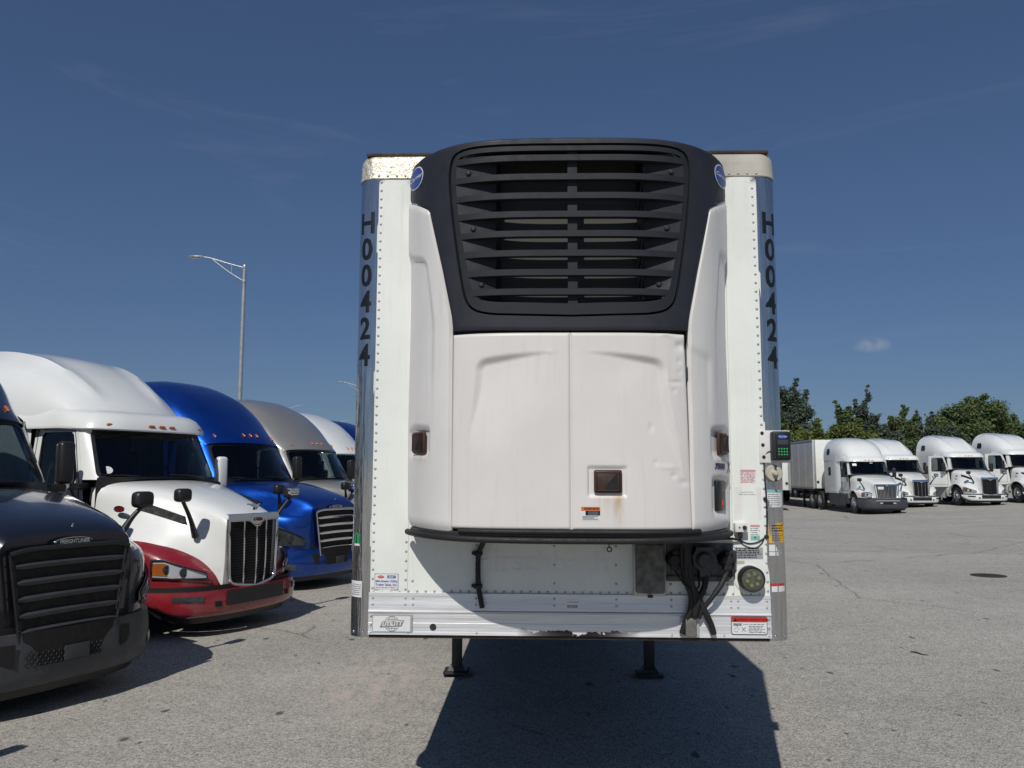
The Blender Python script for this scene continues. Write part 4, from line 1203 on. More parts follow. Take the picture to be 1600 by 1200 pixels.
# tray, bumper tube and hoses under the unit
mb = MB(); rows = []
for u in np.linspace(-0.925, 0.935, 61):
    z0 = 1.752; k = 0.0
    rows.append([S(u, z0, -0.10), S(u, z0 - 0.004, -0.022), S(u, z0 - 0.012, -0.012), S(u, z0 - 0.026, -0.012), S(u, z0 - 0.034, -0.022), S(u, z0 - 0.036, -0.10)])
mb.grid(rows); mb.build('unit_tray', M['steel'], UNIT, smooth=40)
mb = MB(); mb.tube([S(u, 1.716 - 0.012 * (1 - (u / 0.93) ** 2), -0.012 * (1 - (abs(u) / 0.953) ** 8)) for u in np.linspace(-0.936, 0.942, 80)], 0.0175, 10); mb.build('bumper_tube', M['rubber'], UNIT, smooth=60)
mb = MB(); mb.tube([S(u, 1.750, -0.004 - 0.02 * (abs(u) / 0.9) ** 6) for u in np.linspace(-0.60, 0.70, 50)], 0.013, 8); mb.build('coolant_hose', M['rubber'], UNIT, smooth=60)
mb = MB(); mb.grid([[S(u, 1.70, -0.02) for u in np.linspace(-0.92, 0.94, 41)], [(u, -0.003, 1.715) for u in np.linspace(-0.92, 0.94, 41)]]); mb.build('unit_bottom', M['dark'], UNIT, smooth=0)
mb = MB(); mb.tube(catmull([(0.62, -0.30, 1.70), (0.66, -0.20, 1.69), (0.67, -0.12, 1.69), (0.665, -0.10, 1.64)], 12), 0.03, 8); mb.build('cable_bundle', M['rubber'], UNIT, smooth=60)
# ------------------------------------------------------------------ trucks
def paint(name, c, rough=0.30, metal=0.0, coat=1.0, var=0.05):
    m, nd, lk, b = nodes_of(name)
    n = ramp(nd, lk, tex_noise(nd, lk, 1.6, 6.0, 0.6), [(0.3, 1 - var), (0.7, 1 + var * 0.5)])
    c1 = mixc(nd, lk, 1.0, c, n, 'MULTIPLY')
    # road film low on the body
    tc = nd.new("ShaderNodeTexCoord"); sep = nd.new("ShaderNodeSeparateXYZ"); lk.new(tc.outputs["Object"], sep.inputs[0])
    low = fmath(nd, lk, 'SUBTRACT', 1.0, fmath(nd, lk, 'DIVIDE', sep.outputs[2], 1.4), clamp=True)
    k = fmath(nd, lk, 'MULTIPLY', low, ramp(nd, lk, tex_noise(nd, lk, 5.0, 7.0, 0.65), [(0.35, 0.0), (0.75, 0.35)]))
    lk.new(mixc(nd, lk, k, c1, (0.17, 0.16, 0.145)), b.inputs["Base Color"])
    b.inputs["Metallic"].default_value = metal
    lk.new(ramp(nd, lk, tex_noise(nd, lk, 4.0, 5.0), [(0.3, rough * 0.85), (0.75, rough * 1.2)]), b.inputs["Roughness"])
    b.inputs["Coat Weight"].default_value = coat
    b.inputs["Coat Roughness"].default_value = 0.06
    bump(nd, lk, b, tex_noise(nd, lk, 0.9, 2.0), 0.05, 0.02)
    return m

M['white_paint'] = paint('white_paint', (0.80, 0.82, 0.80), 0.30)
M['red_paint'] = paint('red_paint', (0.24, 0.008, 0.018), 0.28)
M['blue_paint'] = paint('blue_paint', (0.004, 0.066, 0.40), 0.38, metal=0.85, coat=0.7)
M['navy_paint'] = paint('navy_paint', (0.012, 0.013, 0.022), 0.30, metal=0.2)
M['silver_paint'] = paint('silver_paint', (0.25, 0.25, 0.245), 0.42, metal=0.25)
M['lamp_dark'] = plain('dark_lamp_housing', (0.10, 0.105, 0.11), 0.3, 0.5, var=0.3, scale=14)
M['grey_bumper'] = plain('grey_bumper_plastic', (0.055, 0.059, 0.066), 0.5, var=0.3, scale=5)

def spread(y, n=9): return [lerp(-y, y, i / (n - 1)) for i in range(n)]

def wheel_mesh():
    W, Rr = 0.28, 0.51
    t = MB(); t.lathe([(0.30, -W / 2 + 0.02), (0.42, -W / 2), (0.48, -W / 2 + 0.012), (0.505, -W / 2 + 0.04), (Rr, -W / 2 + 0.07), (Rr, W / 2 - 0.07), (0.505, W / 2 - 0.04), (0.48, W / 2 - 0.012), (0.42, W / 2), (0.30, W / 2 - 0.02)], axis='Y', n=36)
    for k in range(4):
        a = -0.08 + 0.053 * k; t.lathe([(Rr + 0.004, a), (Rr + 0.004, a + 0.038)], axis='Y', n=36)
    r_ = MB(); r_.lathe([(0.305, -W / 2 + 0.015), (0.295, -W / 2 + 0.03), (0.27, -W / 2 + 0.06), (0.25, -W / 2 + 0.10), (0.20, -W / 2 + 0.095), (0.14, -W / 2 + 0.03), (0.10, -W / 2 + 0.0), (0.09, -W / 2 - 0.03), (0.0, -W / 2 - 0.035)], axis='Y', n=30)
    for k in range(10):
        a = 2 * math.pi * k / 10
        r_.lathe([(0.0, -W / 2 + 0.0), (0.014, -W / 2 + 0.0), (0.015, -W / 2 + 0.05)], (0.165 * math.cos(a), 0, 0.165 * math.sin(a)), 'Y', 6)
    h = MB()
    for k in range(10):
        a = 2 * math.pi * (k + 0.5) / 10
        h.lathe([(0.0, -W / 2 + 0.078), (0.026, -W / 2 + 0.078)], (0.222 * math.cos(a), 0, 0.222 * math.sin(a)), 'Y', 8)
    return t, r_, h
_wt, _wr, _wh = wheel_mesh()
_proto = {}
def add_wheel(parent, x, y, z=0.515, side=-1, dual=False):
    """side -1: outer face towards -y"""
    global _proto
    if not _proto:
        a = _wt.build('tyre', M['rubber'], None, 40); b = _wr.build('rim', M['rim'], None, 40); c = _wh.build('hand_holes', M['dark'], None, 0)
        _proto = {'tyre': a.data, 'rim': b.data, 'hole': c.data}
        for o in (a, b, c): bpy.data.objects.remove(o, do_unlink=True)
    o = bpy.data.objects.new('wheel', _proto['tyre']); o.parent = parent
    o.location = (x, y, z); o.rotation_euler = (0, 0, 0 if side < 0 else math.pi)
    col.objects.link(o)
    for nm, k in (('rim', 'rim'), ('hand_holes', 'hole')):
        q = bpy.data.objects.new(nm, _proto[k]); q.parent = o; col.objects.link(q)
        if k == 'hole': q['kind'] = 'stuff'
    return o

def plan_patch(plan, n, zlo, zhi, off, rows=6, bulge=0.0):
    """sheet standing on a plan curve: plan (x, y) points; zlo/zhi functions of s in 0..1"""
    c = catmull(plan, n)
    out = []
    for j in range(rows + 1):
        row = []
        for i, p in enumerate(c):
            a, b = c[max(0, i - 1)], c[min(n - 1, i + 1)]
            t = Vector((b[0] - a[0], b[1] - a[1])); t.normalize()
            nx, ny = t.y, -t.x
            if nx * 1.0 + ny * (1 if p[1] > 0 else -1) < 0: nx, ny = -nx, -ny
            s = i / (n - 1); k = j / rows
            o = off + bulge * math.sin(math.pi * k)
            row.append((p[0] + nx * o, p[1] + ny * o, lerp(zlo(s), zhi(s), k)))
        out.append(row)
    return out

SPEC = {
 # aerodynamic conventional with a broad sloping nose
 'C': dict(
    zc={0.0: 1.535, -0.06: 1.585, -0.3: 1.685, -0.8: 1.815, -1.3: 1.905, -1.95: 1.955},
    ys={0.0: 0.60, -0.3: 0.68, -0.8: 0.80, -1.3: 0.95, -1.95: 1.04},
    dz={0.0: 0.05, -0.8: 0.08, -1.95: 0.10},
    yc={0.0: 0.66, -0.10: 0.80, -0.3: 0.97, -0.6: 1.09, -1.0: 1.14, -1.95: 1.14},
    zk={0.0: 1.30, -0.3: 1.33, -0.7: 1.40, -1.2: 1.46, -1.95: 1.46},
    yo={0.0: 0.70, -0.08: 0.86, -0.25: 1.03, -0.55: 1.16, -1.0: 1.21, -1.95: 1.21},
    nose=-0.02, wheel=-1.30, zb=0.70, zf=1.24, xw=-1.62, xwc=-1.92, zw=1.955, xt=-2.04, xtc=-2.30, zt=2.62, side=1.13,
    roof_z={-2.00: 2.665, -2.06: 2.74, -2.3: 2.96, -2.8: 3.39, -3.3: 3.71, -3.9: 3.93, -4.5: 4.0, -5.2: 4.0},
    roof_y={-2.00: 0.99, -2.3: 1.07, -2.7: 1.14, -3.2: 1.20, -5.2: 1.22}, roof_n=3.1, back=-5.2, bow=0.30),
 # long narrow hood with a tall grille and separate fenders
 'P': dict(
    zc={0.0: 1.515, -0.06: 1.555, -0.4: 1.70, -0.9: 1.855, -1.4: 1.955, -1.85: 2.0},
    ys={0.0: 0.44, -0.3: 0.49, -0.8: 0.64, -1.3: 0.84, -1.85: 1.0},
    dz={0.0: 0.06, -0.8: 0.10, -1.85: 0.10},
    yc={0.0: 0.50, -0.12: 0.56, -0.35: 0.72, -0.7: 0.97, -1.1: 1.10, -1.85: 1.10},
    zk={0.0: 0.60, -0.10: 0.78, -0.3: 0.985, -0.6: 1.13, -1.0: 1.20, -1.5: 1.17, -1.85: 1.12},
    yo={-0.04: 0.56, -0.10: 0.74, -0.25: 0.95, -0.5: 1.10, -0.9: 1.20, -1.3: 1.225, -1.85: 1.21},
    nose=0.0, wheel=-1.22, zb=0.60, zf=None, xw=-1.52, xwc=-1.80, zw=2.0, xt=-1.90, xtc=-2.10, zt=2.66, side=1.10,
    roof_z={-2.10: 2.93, -2.25: 3.02, -2.6: 3.31, -3.1: 3.63, -3.7: 3.88, -4.4: 4.01, -5.3: 4.07},
    roof_y={-2.10: 0.88, -2.4: 0.98, -2.9: 1.10, -3.5: 1.17, -5.3: 1.21}, roof_n=2.7, back=-5.3, bow=0.22),
 # rounded hood, broad chrome grille, bulging fenders
 'I': dict(
    zc={0.0: 1.50, -0.08: 1.58, -0.5: 1.75, -1.0: 1.88, -1.5: 1.97, -1.9: 2.0},
    ys={0.0: 0.58, -0.3: 0.62, -0.8: 0.76, -1.3: 0.92, -1.9: 1.02},
    dz={0.0: 0.08, -1.9: 0.12},
    yc={0.0: 0.64, -0.2: 0.72, -0.5: 0.86, -0.9: 1.0, -1.3: 1.06, -1.9: 1.08},
    zk={0.0: 0.80, -0.2: 1.00, -0.5: 1.14, -0.9: 1.22, -1.4: 1.18, -1.9: 1.15},
    yo={-0.04: 0.66, -0.12: 0.84, -0.3: 1.02, -0.6: 1.15, -1.0: 1.22, -1.4: 1.23, -1.9: 1.18},
    nose=0.0, wheel=-1.30, zb=0.74, zf=None, xw=-1.60, xwc=-1.88, zw=2.0, xt=-2.05, xtc=-2.30, zt=2.66, side=1.08,
    roof_z={-2.20: 2.98, -2.28: 3.10, -2.6: 3.45, -3.0: 3.72, -3.6: 3.92, -4.3: 4.02, -5.2: 4.05},
    roof_y={-2.20: 0.92, -2.5: 1.02, -3.0: 1.14, -3.6: 1.20, -5.2: 1.22}, roof_n=2.9, back=-5.2, bow=0.20),
}

def semi_truck(kind, loc, rotz, body, label, group=None, fender=None, bumper=None, grille='chrome', cat='truck', open_door=False, mirror='black_plastic', sleeper_window=True, detail=True, hoodmark=True, skirt=None, bright=True):
    sp = SPEC[kind]
    T = empty('semi_truck', loc, (0, 0, rotz)); tag(T, label, cat, group)
    B = M[body]; FN = M[fender or body]; BP = M[bumper or body]; SK = M[skirt or body]
    wx = sp['wheel']; arch = lambda x: (0.515 + math.sqrt(max(0.0, 0.64 ** 2 - (x - wx) ** 2))) if abs(x - wx) < 0.64 else 0.0
    xe = min(sp['zc'].keys())
    # ---- hood
    st = sorted(set(list(np.linspace(0, -0.3, 9)) + list(np.linspace(-0.3, xe, 20))), reverse=True)
    mb = MB(); rows = []
    for x in st:
        zc, ys, dz, yc, zk = (interp(sp[k], x) for k in ('zc', 'ys', 'dz', 'yc', 'zk'))
        half = catmull([(0, zc), (ys * 0.45, zc - dz * 0.12), (ys * 0.8, zc - dz * 0.45), (ys * 0.97, zc - dz * 1.0), (ys * 1.03 + 0.01, zc - dz * 1.7 - 0.02), (lerp(ys, yc, 0.55), lerp(zc - dz, zk, 0.62)), (yc, zk)], 22)
        # pressed crease either side of the raised centre
        rows.append([(x + sp['nose'], -y, z) for y, z in reversed(half)] + [(x + sp['nose'], y, z) for y, z in half[1:]])
    mb.grid(rows)
    front = rows[0]
    lip = [(p[0] - 0.0, p[1] * 0.985, p[2] - 0.012) for p in front]
    mb.add(front + [(front[0][0], front[0][1], sp['zb'] - 0.1), (front[-1][0], front[-1][1], sp['zb'] - 0.1)], [tuple(range(len(front))) + (len(front) + 1, len(front))])
    mb.build('hood', B, T, smooth=38)
    # ---- fenders
    for sd in (-1, 1):
        mb = MB(); rows = []
        fx = sorted(set(list(np.linspace(max(sp['yo'].keys()), -0.3, 8)) + list(np.linspace(-0.3, xe, 34))), reverse=True)
        for x in fx:
            yo, zk, yc = interp(sp['yo'], x), interp(sp['zk'], x) + 0.004, interp(sp['yc'], x) - 0.004
            zb = max(sp['zb'], arch(x)) if x > wx - 0.64 else 0.62
            zb = min(zb, zk - 0.05)
            zm = max(zb + 0.02, zk - 0.20)
            half = catmull([(yc, zk), (lerp(yc, yo, 0.55), zk - 0.035), (yo - 0.01, lerp(zk, zm, 0.55)), (yo, zm), (yo, lerp(zm, zb, 0.6)), (yo - 0.004, zb)], 14)
            rows.append([(x + sp['nose'], sd * y, z) for y, z in half] + [(x + sp['nose'], sd * (half[-1][0] - 0.10), half[-1][1] + 0.01)])
        mb.grid(rows)
        fr = rows[0]; mb.add(fr + [(fr[0][0], fr[-1][1], fr[-1][2])], [tuple(range(len(fr) + 1))])
        mb.build('fender', FN, T, smooth=40)
        mb = MB(); mb.grid([[(x, sd * 0.72, z) for x in (wx + 0.62, wx, wx - 0.62)] for z in (0.35, 1.09)]); mb.grid([[(x, sd * y, 1.09) for x in (wx + 0.42, wx - 0.42)] for y in (0.72, 1.04)]); mb.build('wheel_well', M['dark'], T, smooth=0)
    # ---- bumper
    if kind == 'C':
        plan = [(0.075, 0.0), (0.065, 0.35), (0.03, 0.62), (-0.06, 0.88), (-0.25, 1.07), (-0.52, 1.19), (-0.72, 1.22)]; bl, bh = 0.26, 0.715
    elif kind == 'P':
        plan = [(0.11, 0.0), (0.10, 0.35), (0.06, 0.62), (-0.04, 0.88), (-0.22, 1.07), (-0.46, 1.19), (-0.62, 1.225)]; bl, bh = 0.27, 0.585
    else:
        plan = [(0.10, 0.0), (0.09, 0.4), (0.06, 0.68), (-0.03, 0.92), (-0.20, 1.10), (-0.45, 1.21), (-0.70, 1.235)]; bl, bh = 0.27, 0.74
    full = [(x, -y) for x, y in reversed(plan[1:])] + plan
    zlo = lambda s: bl + 0.20 * max(0.0, abs(2 * s - 1) - 0.62) ** 1.5 / 0.38 ** 1.5
    zhi = lambda s: bh
    g = plan_patch(full, 61, zlo, zhi, 0.0, 8, 0.02)
    mb = MB(); top = [(p[0] - 0.10, p[1] * 0.95, p[2] + 0.004) for p in g[-1]]; bot = [(p[0] - 0.10, p[1] * 0.95, p[2] - 0.004) for p in g[0]]
    g[0] = [(p[0] - 0.025, p[1] * 0.985, p[2]) for p in g[0]]
    mb.grid([bot] + g + [top]); mb.build('bumper', BP, T, smooth=45)
    # dark lip under the bumper and gap above it
    mb = MB(); mb.grid([[(p[0] - 0.06, p[1] * 0.97, p[2] + 0.01) for p in g[0]], [(p[0] - 0.10, p[1] * 0.95, p[2] - 0.09) for p in g[0]]]); mb.build('air_dam', M['black_plastic'], T, smooth=40)
    fullc = [(x - 0.05, y * 0.972) for x, y in full]
    mb = MB(); mb.grid(plan_patch(fullc, 61, lambda s: bh - 0.03, lambda s: bh + 0.06, 0.0, 1)); mb.build('bumper_gap', M['dark'], T, smooth=0)
    # ---- grille
    if kind == 'C':
        z0, z1, w0, w1 = 0.53, 1.405, 0.445, 0.565
        xf = lambda y: 0.02 + 0.035 * (1 - (y / 0.6) ** 2)
        mb = MB(); mb.grid([[(xf(y * k) - 0.012, y * k, z) for y in np.linspace(-1, 1, 13)] for z, k in ((z0, w0), (z1, w1))]); mb.build('grille_back', M['dark'], T, smooth=0)
        gm = M['chrome'] if grille == 'chrome' else M['grey_plastic']
        for k in range(5):
            z = lerp(0.735, 1.29, k / 4); w = lerp(w0, w1, (z - z0) / (z1 - z0)) * 0.97
            mb = MB(); rows = []
            for y in np.linspace(-w, w, 21):
                e = 1 - 0.55 * sstep(0.86, 1.0, abs(y) / w)
                rows.append([(xf(y) + dx, y, z + dzz * e - 0.012 * (y / w) ** 2) for dx, dzz in ((-0.01, 0.020), (0.022, 0.013), (0.030, 0.0), (0.022, -0.030), (-0.01, -0.036))])
            mb.grid(rows, closed=True); mb.build('grille_bar', gm, T, smooth=40)
        mb = MB(); mb.tube([(xf(w1) + 0.015, -w1 - 0.015, z1 - 0.03), (xf(w0) + 0.02, -w0 - 0.012, 0.60)], 0.022 if grille == 'chrome' else 0.012, 8); mb.tube([(xf(w1) + 0.015, w1 + 0.015, z1 - 0.03), (xf(w0) + 0.02, w0 + 0.012, 0.60)], 0.022 if grille == 'chrome' else 0.012, 8)
        mb.tube([(xf(y) + 0.015, y, z1 + 0.012 - 0.035 * (abs(y) / w1) ** 6) for y in np.linspace(-w1 - 0.012, w1 + 0.012, 25)], 0.026 if grille == 'chrome' else 0.022, 8)
        mb.build('grille_surround', gm if grille == 'chrome' else M['black_plastic'], T, smooth=60)
        # lower intake with mesh and plate holder
        mb = MB(); mb.grid([[(0.112 - 0.045 * (y / 0.45) ** 2, y * k, z) for y in np.linspace(-0.45, 0.45, 9)] for z, k in ((0.43, 0.90), (0.725, 0.99))]); lo = mb.build('lower_intake', M['dark'], T, smooth=0)
        mb = MB()
        for i in range(15):
            for j in range(4):
                y = -0.40 + 0.046 * i + (0.023 if j % 2 else 0); z = 0.455 + 0.03 * j
                if abs(y - 0.03) < 0.13: continue
                if y > 0.36: continue
                mb.tube([(0.118 - 0.045 * (y / 0.45) ** 2, y + 0.016 * math.cos(a), z + 0.014 * math.sin(a)) for a in np.linspace(0, 2 * math.pi, 7)], 0.003, 4, cap=False)
        mb.build('intake_mesh', M['black_plastic'], lo, smooth=0, kind='stuff')
        mb = MB(); mb.rbox((0.125, 0.03, 0.500), (0.012, 0.24, 0.125), 0.004); mb.build('plate_holder', M['grey_plastic'], lo, smooth=30)
        for sd in (-1, 1):
            mb = MB(); mb.grid(plan_patch([(0.055, sd * 0.50), (0.04, sd * 0.56), (0.02, sd * 0.62)], 8, lambda s: 0.45 + 0.04 * s, lambda s: 0.64, 0.028, 2)); mb.build('bumper_slot', M['dark'], T, smooth=0)
            pl = [(-0.10, sd * 0.93), (-0.22, sd * 1.05), (-0.40, sd * 1.145)]
            mb = MB(); mb.grid(plan_patch(pl, 10, lambda s: 0.36 + 0.10 * s, lambda s: 0.47 + 0.06 * s, 0.026, 4, 0.008)); mb.build('fog_light', M['beige'] if grille == 'dark' else M['lamp_dark'], T, smooth=60)
    elif kind == 'P':
        z0, z1, w0, w1 = 0.575, 1.470, 0.405, 0.445
        vee = lambda y: 0.075 - 0.06 * abs(y) / 0.45
        zbv = lambda y: z0 + 0.055 * abs(y) / 0.45
        mb = MB(); mb.grid([[(vee(y) - 0.02, y * k, z if z > 1 else zbv(y)) for y in np.linspace(-0.45, 0.45, 13)] for z, k in ((z0, 0.90), (z1, 0.97))]); mb.build('grille_back', M['dark'], T, smooth=0)
        mb = MB()
        for j in range(24):
            z = lerp(z0 + 0.07, z1 - 0.02, j / 23); mb.tube([(vee(y) - 0.014, y, z) for y in (-0.40, -0.2, 0, 0.2, 0.40)], 0.006, 4)
        mb.build('grille_mesh', M['black_plastic'], T, smooth=0, kind='stuff')
        gm = M['chrome'] if grille == 'chrome' else M['black_plastic']
        for y in (-0.205, 0.0, 0.205):
            mb = MB(); mb.tube(catmull([(vee(y) + 0.01, y * 1.0, z1 - 0.02), (vee(y) + 0.016, y * 0.98, 1.0), (vee(y) + 0.012, y * 0.94, zbv(y) + 0.08), (vee(y) - 0.0, y * 0.90, zbv(y) + 0.02)], 10), 0.013, 8); mb.build('grille_bar', gm, T, smooth=60)
        mb = MB()
        for sd in (-1, 1):
            mb.tube(catmull([(vee(0.44) + 0.005, sd * 0.448, z1 + 0.0), (vee(0.44) + 0.01, sd * 0.440, 1.2), (vee(0.42) + 0.01, sd * 0.424, 0.80), (vee(0.40) + 0.01, sd * 0.408, zbv(0.45) + 0.06), (vee(0.38) + 0.01, sd * 0.36, zbv(0.45) + 0.005), (vee(0.2) + 0.01, sd * 0.2, zbv(0.22)), (vee(0) + 0.01, 0, z0)], 30), 0.026, 8)
        pts = [(0, z1 + 0.055)] + []
        rows = []
        for y in np.linspace(-0.47, 0.47, 21):
            dip = 0.075 * math.exp(-(y / 0.10) ** 4)
            rows.append([(vee(y) - 0.03, y, z1 + 0.062), (vee(y) + 0.012, y, z1 + 0.055), (vee(y) + 0.034, y, z1 + 0.01 - dip * 0.5), (vee(y) + 0.03, y, z1 - 0.035 - dip)])
        mb.grid(rows)
        mb.build('grille_surround', gm if grille == 'chrome' else M['chrome'], T, smooth=50)
        mb = MB(); mb.lathe([(0.0, 0.0), (0.07, -0.003), (0.074, -0.016)], axis='X', n=24); mb.v = [(x + vee(0) + 0.052, y, z * 0.42 + z1 - 0.015) for x, y, z in mb.v]; bd = mb.build('badge_rim', M['chrome'], T, smooth=40)
        mb = MB(); mb.lathe([(0.0, 0.0), (0.063, -0.002)], axis='X', n=24); mb.v = [(x + vee(0) + 0.056, y, z * 0.40 + z1 - 0.015) for x, y, z in mb.v]; mb.build('badge', M['red_lens'], bd, smooth=40)
        if hoodmark:
            # winged hood ornament
            mb = MB()
            mb.prism([(-0.02, 1.575), (0.02, 1.575), (0.012, 1.625), (-0.012, 1.625)], 0.02, 0.06, 'X')
            for sd in (-1, 1): mb.prism([(0.0, 1.60), (sd * 0.115, 1.645), (sd * 0.105, 1.662), (sd * 0.04, 1.650), (0.0, 1.662)], 0.00, 0.028, 'X')
            mb.tube([(0.06, 0, 1.60), (0.095, 0, 1.615)], [0.016, 0.006], 6)
            mb.build('hood_ornament', M['chrome'], T, smooth=30)
        # dark centre of the bumper and tow openings
        mb = MB(); mb.grid(plan_patch([(0.085, -0.52), (0.105, -0.3), (0.112, 0), (0.105, 0.3), (0.085, 0.52)], 17, lambda s: 0.385 - 0.0 * s, lambda s: 0.575, 0.028, 3)); ba = mb.build('bumper_intake', M['black_plastic'], T, smooth=30)
        for sd in (-1, 1):
            mb = MB(); mb.grid(plan_patch([(0.07, sd * 0.58), (0.05, sd * 0.67)], 4, lambda s: 0.385, lambda s: 0.455, 0.028, 1)); mb.build('tow_opening', M['dark'], T, smooth=0)
            pl = [(0.0, sd * 0.80), (-0.10, sd * 0.95), (-0.24, sd * 1.075)]
            mb = MB(); mb.grid(plan_patch(pl, 12, lambda s: 0.45 + 0.01 * s, lambda s: 0.535 - 0.0 * s, 0.026, 3, 0.006)); fl = mb.build('fog_light', M['lamp_dark'], T, smooth=60)
            mb = MB(); mb.grid(plan_patch(pl, 12, lambda s: 0.444 + 0.01 * s, lambda s: 0.54, 0.032, 3, 0.008)); mb.build('fog_lens', M['lamp_glass'], fl, smooth=60)
    else:
        z0, z1, w0, w1 = 0.80, 1.44, 0.50, 0.60
        xf = lambda y: 0.045 - 0.05 * (y / 0.6) ** 2
        mb = MB(); mb.grid([[(xf(y) - 0.005, y * k, z) for y in np.linspace(-0.6, 0.6, 13)] for z, k in ((z0, 0.86), (z1, 1.0))]); mb.build('grille_back', M['dark'], T, smooth=0)
        for y in np.linspace(-0.52, 0.52, 15):
            mb = MB(); mb.tube([(xf(y) + 0.008, y * 0.86, z0 + 0.01), (xf(y) + 0.02, y * 0.93, 1.12), (xf(y) + 0.008, y, z1 - 0.01)], 0.012, 6); mb.build('grille_bar', M['chrome'], T, smooth=60)
        mb = MB(); mb.tube([(xf(0.6) + 0.01, -0.61, z1 + 0.01)] + [(xf(y) + 0.01, y, z1 + 0.03) for y in np.linspace(-0.55, 0.55, 9)] + [(xf(0.6) + 0.01, 0.61, z1 + 0.01), (xf(0.5) + 0.01, 0.525, z0 - 0.0)] + [(xf(y) + 0.01, y, z0 - 0.02) for y in np.linspace(0.48, -0.48, 9)] + [(xf(0.5) + 0.01, -0.525, z0), (xf(0.6) + 0.01, -0.61, z1 + 0.01)], 0.03, 8); mb.build('grille_surround', M['chrome'], T, smooth=60)
        mb = MB(); mb.prism([(-0.05, z1 + 0.0), (0, z1 - 0.06), (0.05, z1), (0.03, z1 + 0.07), (0, z1 + 0.02), (-0.03, z1 + 0.07)], 0.05, 0.085, 'X'); mb.build('badge', M['chrome'], T, smooth=30)
        mb = MB(); mb.rbox((0.075, -0.32, 1.30), (0.012, 0.30, 0.14), 0.01); mb.build('licence_plate', M['paper'], T, smooth=30)
        mb = MB(); mb.grid(plan_patch([(0.07, -0.55), (0.10, 0), (0.07, 0.55)], 13, lambda s: 0.48, lambda s: 0.62, 0.026, 2)); bi = mb.build('bumper_intake', M['dark'], T, smooth=0)
        mb = MB(); mb.grid(plan_patch([(0.07, -0.60), (0.10, 0), (0.07, 0.60)], 13, lambda s: 0.64, lambda s: 0.70, 0.026, 2)); mb.build('bumper_trim', M['chrome'], bi, smooth=30)
        for sd in (-1, 1):
            mb = MB(); mb.rbox((0.12, sd * 0.33, 0.55), (0.03, 0.14, 0.05), 0.012); mb.build('fog_light', M['reflector'], bi, smooth=40)
    # emblem on the broad nose
    if kind == 'C':
        zb_ = 1.455
        mb = MB(); mb.lathe([(0.0, 0.004), (0.178, 0.0), (0.19, -0.010), (0.19, -0.035)], axis='X', n=40)
        mb.v = [(x + 0.045, (y if abs(y) < 0.07 else y) * 1.0, z * 0.215 + zb_) for x, y, z in mb.v]; eb_ = mb.build('emblem_rim', M['chrome'], T, smooth=40)
        mb = MB(); mb.lathe([(0.0, 0.0), (0.172, -0.002)], axis='X', n=40); mb.v = [(x + 0.051, y, z * 0.195 + zb_) for x, y, z in mb.v]; mb.build('emblem_field', M['letter_black'], eb_, smooth=40)
        if detail: place_text('FREIGHTLINER', 0.050, M['chrome'], eb_, (0.0545, 0.0, zb_), rot=(R(90), 0, R(90)), bold=0.0014, sx=0.90)
        mb = MB(); mb.rbox((0.0, 0, 1.60), (0.02, 0.012, 0.03), 0.003); mb.build('washer_nozzle', M['chrome'], T, smooth=30)
    # ---- headlights
    for sd in (-1, 1):
        if kind == 'C':
            pl = [(-0.04, sd * 0.775), (-0.12, sd * 0.90), (-0.25, sd * 1.02), (-0.44, sd * 1.115), (-0.62, sd * 1.165)]
            lo = lambda s: 0.795 + 0.03 * s; hi = lambda s: 0.90 + 0.33 * s ** 0.8 - 0.05 * s ** 6
        elif kind == 'P':
            pl = [(-0.075, sd * 0.70), (-0.16, sd * 0.855), (-0.30, sd * 0.99), (-0.46, sd * 1.085), (-0.56, sd * 1.125)]
            lo = lambda s: 0.735 + 0.03 * s; hi = lambda s: 0.80 + 0.20 * min(1, s * 1.3) - 0.02 * s
        else:
            pl = [(-0.05, sd * 0.72), (-0.14, sd * 0.86), (-0.28, sd * 0.995), (-0.42, sd * 1.075)]
            lo = lambda s: 0.83 + 0.05 * s; hi = lambda s: 1.04 + 0.06 * math.sin(math.pi * s)
        n = 22
        off0 = 0.010
        mb = MB(); g = plan_patch(pl, n, lo, hi, off0, 6); mb.grid(g); hl = mb.build('headlight', M['reflector'] if kind != 'C' else M['lamp_dark'], T, smooth=50)
        for s_, rr_ in ((0.42, 0.055), (0.72, 0.055)) if kind != 'C' else ((0.35, 0.075), (0.62, 0.065)):
            c = catmull(pl, 51)[int(s_ * 50)]; zc_ = (lo(s_) + hi(s_)) / 2
            dirv = Vector((1, 0.35 * sd, 0)).normalized()
            p = Vector((c[0], c[1], zc_)) + dirv * 0.004
            mb = MB(); mb.tube([p, p + dirv * 0.022], [rr_, rr_ * 0.98], 16); mb.build('projector', M['grey_plastic'], hl, smooth=40)
            mb = MB(); mb.tube([p + dirv * 0.023, p + dirv * 0.028, p + dirv * 0.032], [rr_ * 0.8, rr_ * 0.6, rr_ * 0.1], 16); mb.build('bulb_lens', M['lamp_glass'], hl, smooth=60)
        # amber signal at the outer end
        sub = catmull(pl, 41)[28:]
        mb = MB(); mb.grid(plan_patch(sub, 8, lambda s: lerp(lo(0.70 + 0.3 * s), hi(0.70 + 0.3 * s), 0.12), lambda s: lerp(lo(0.70 + 0.3 * s), hi(0.70 + 0.3 * s), 0.80), off0 + 0.006, 3)); mb.build('turn_signal', M['amber'], hl, smooth=50)
        mb = MB(); mb.grid(plan_patch(pl, n, lo, hi, off0 + 0.018, 6, 0.012)); g2 = plan_patch(pl, n, lo, hi, off0 + 0.018, 6, 0.012)
        mb.grid([g2[0], g[0]]); mb.grid([g2[-1], g[-1]]); mb.build('headlight_lens', M['lamp_glass'], hl, smooth=50)
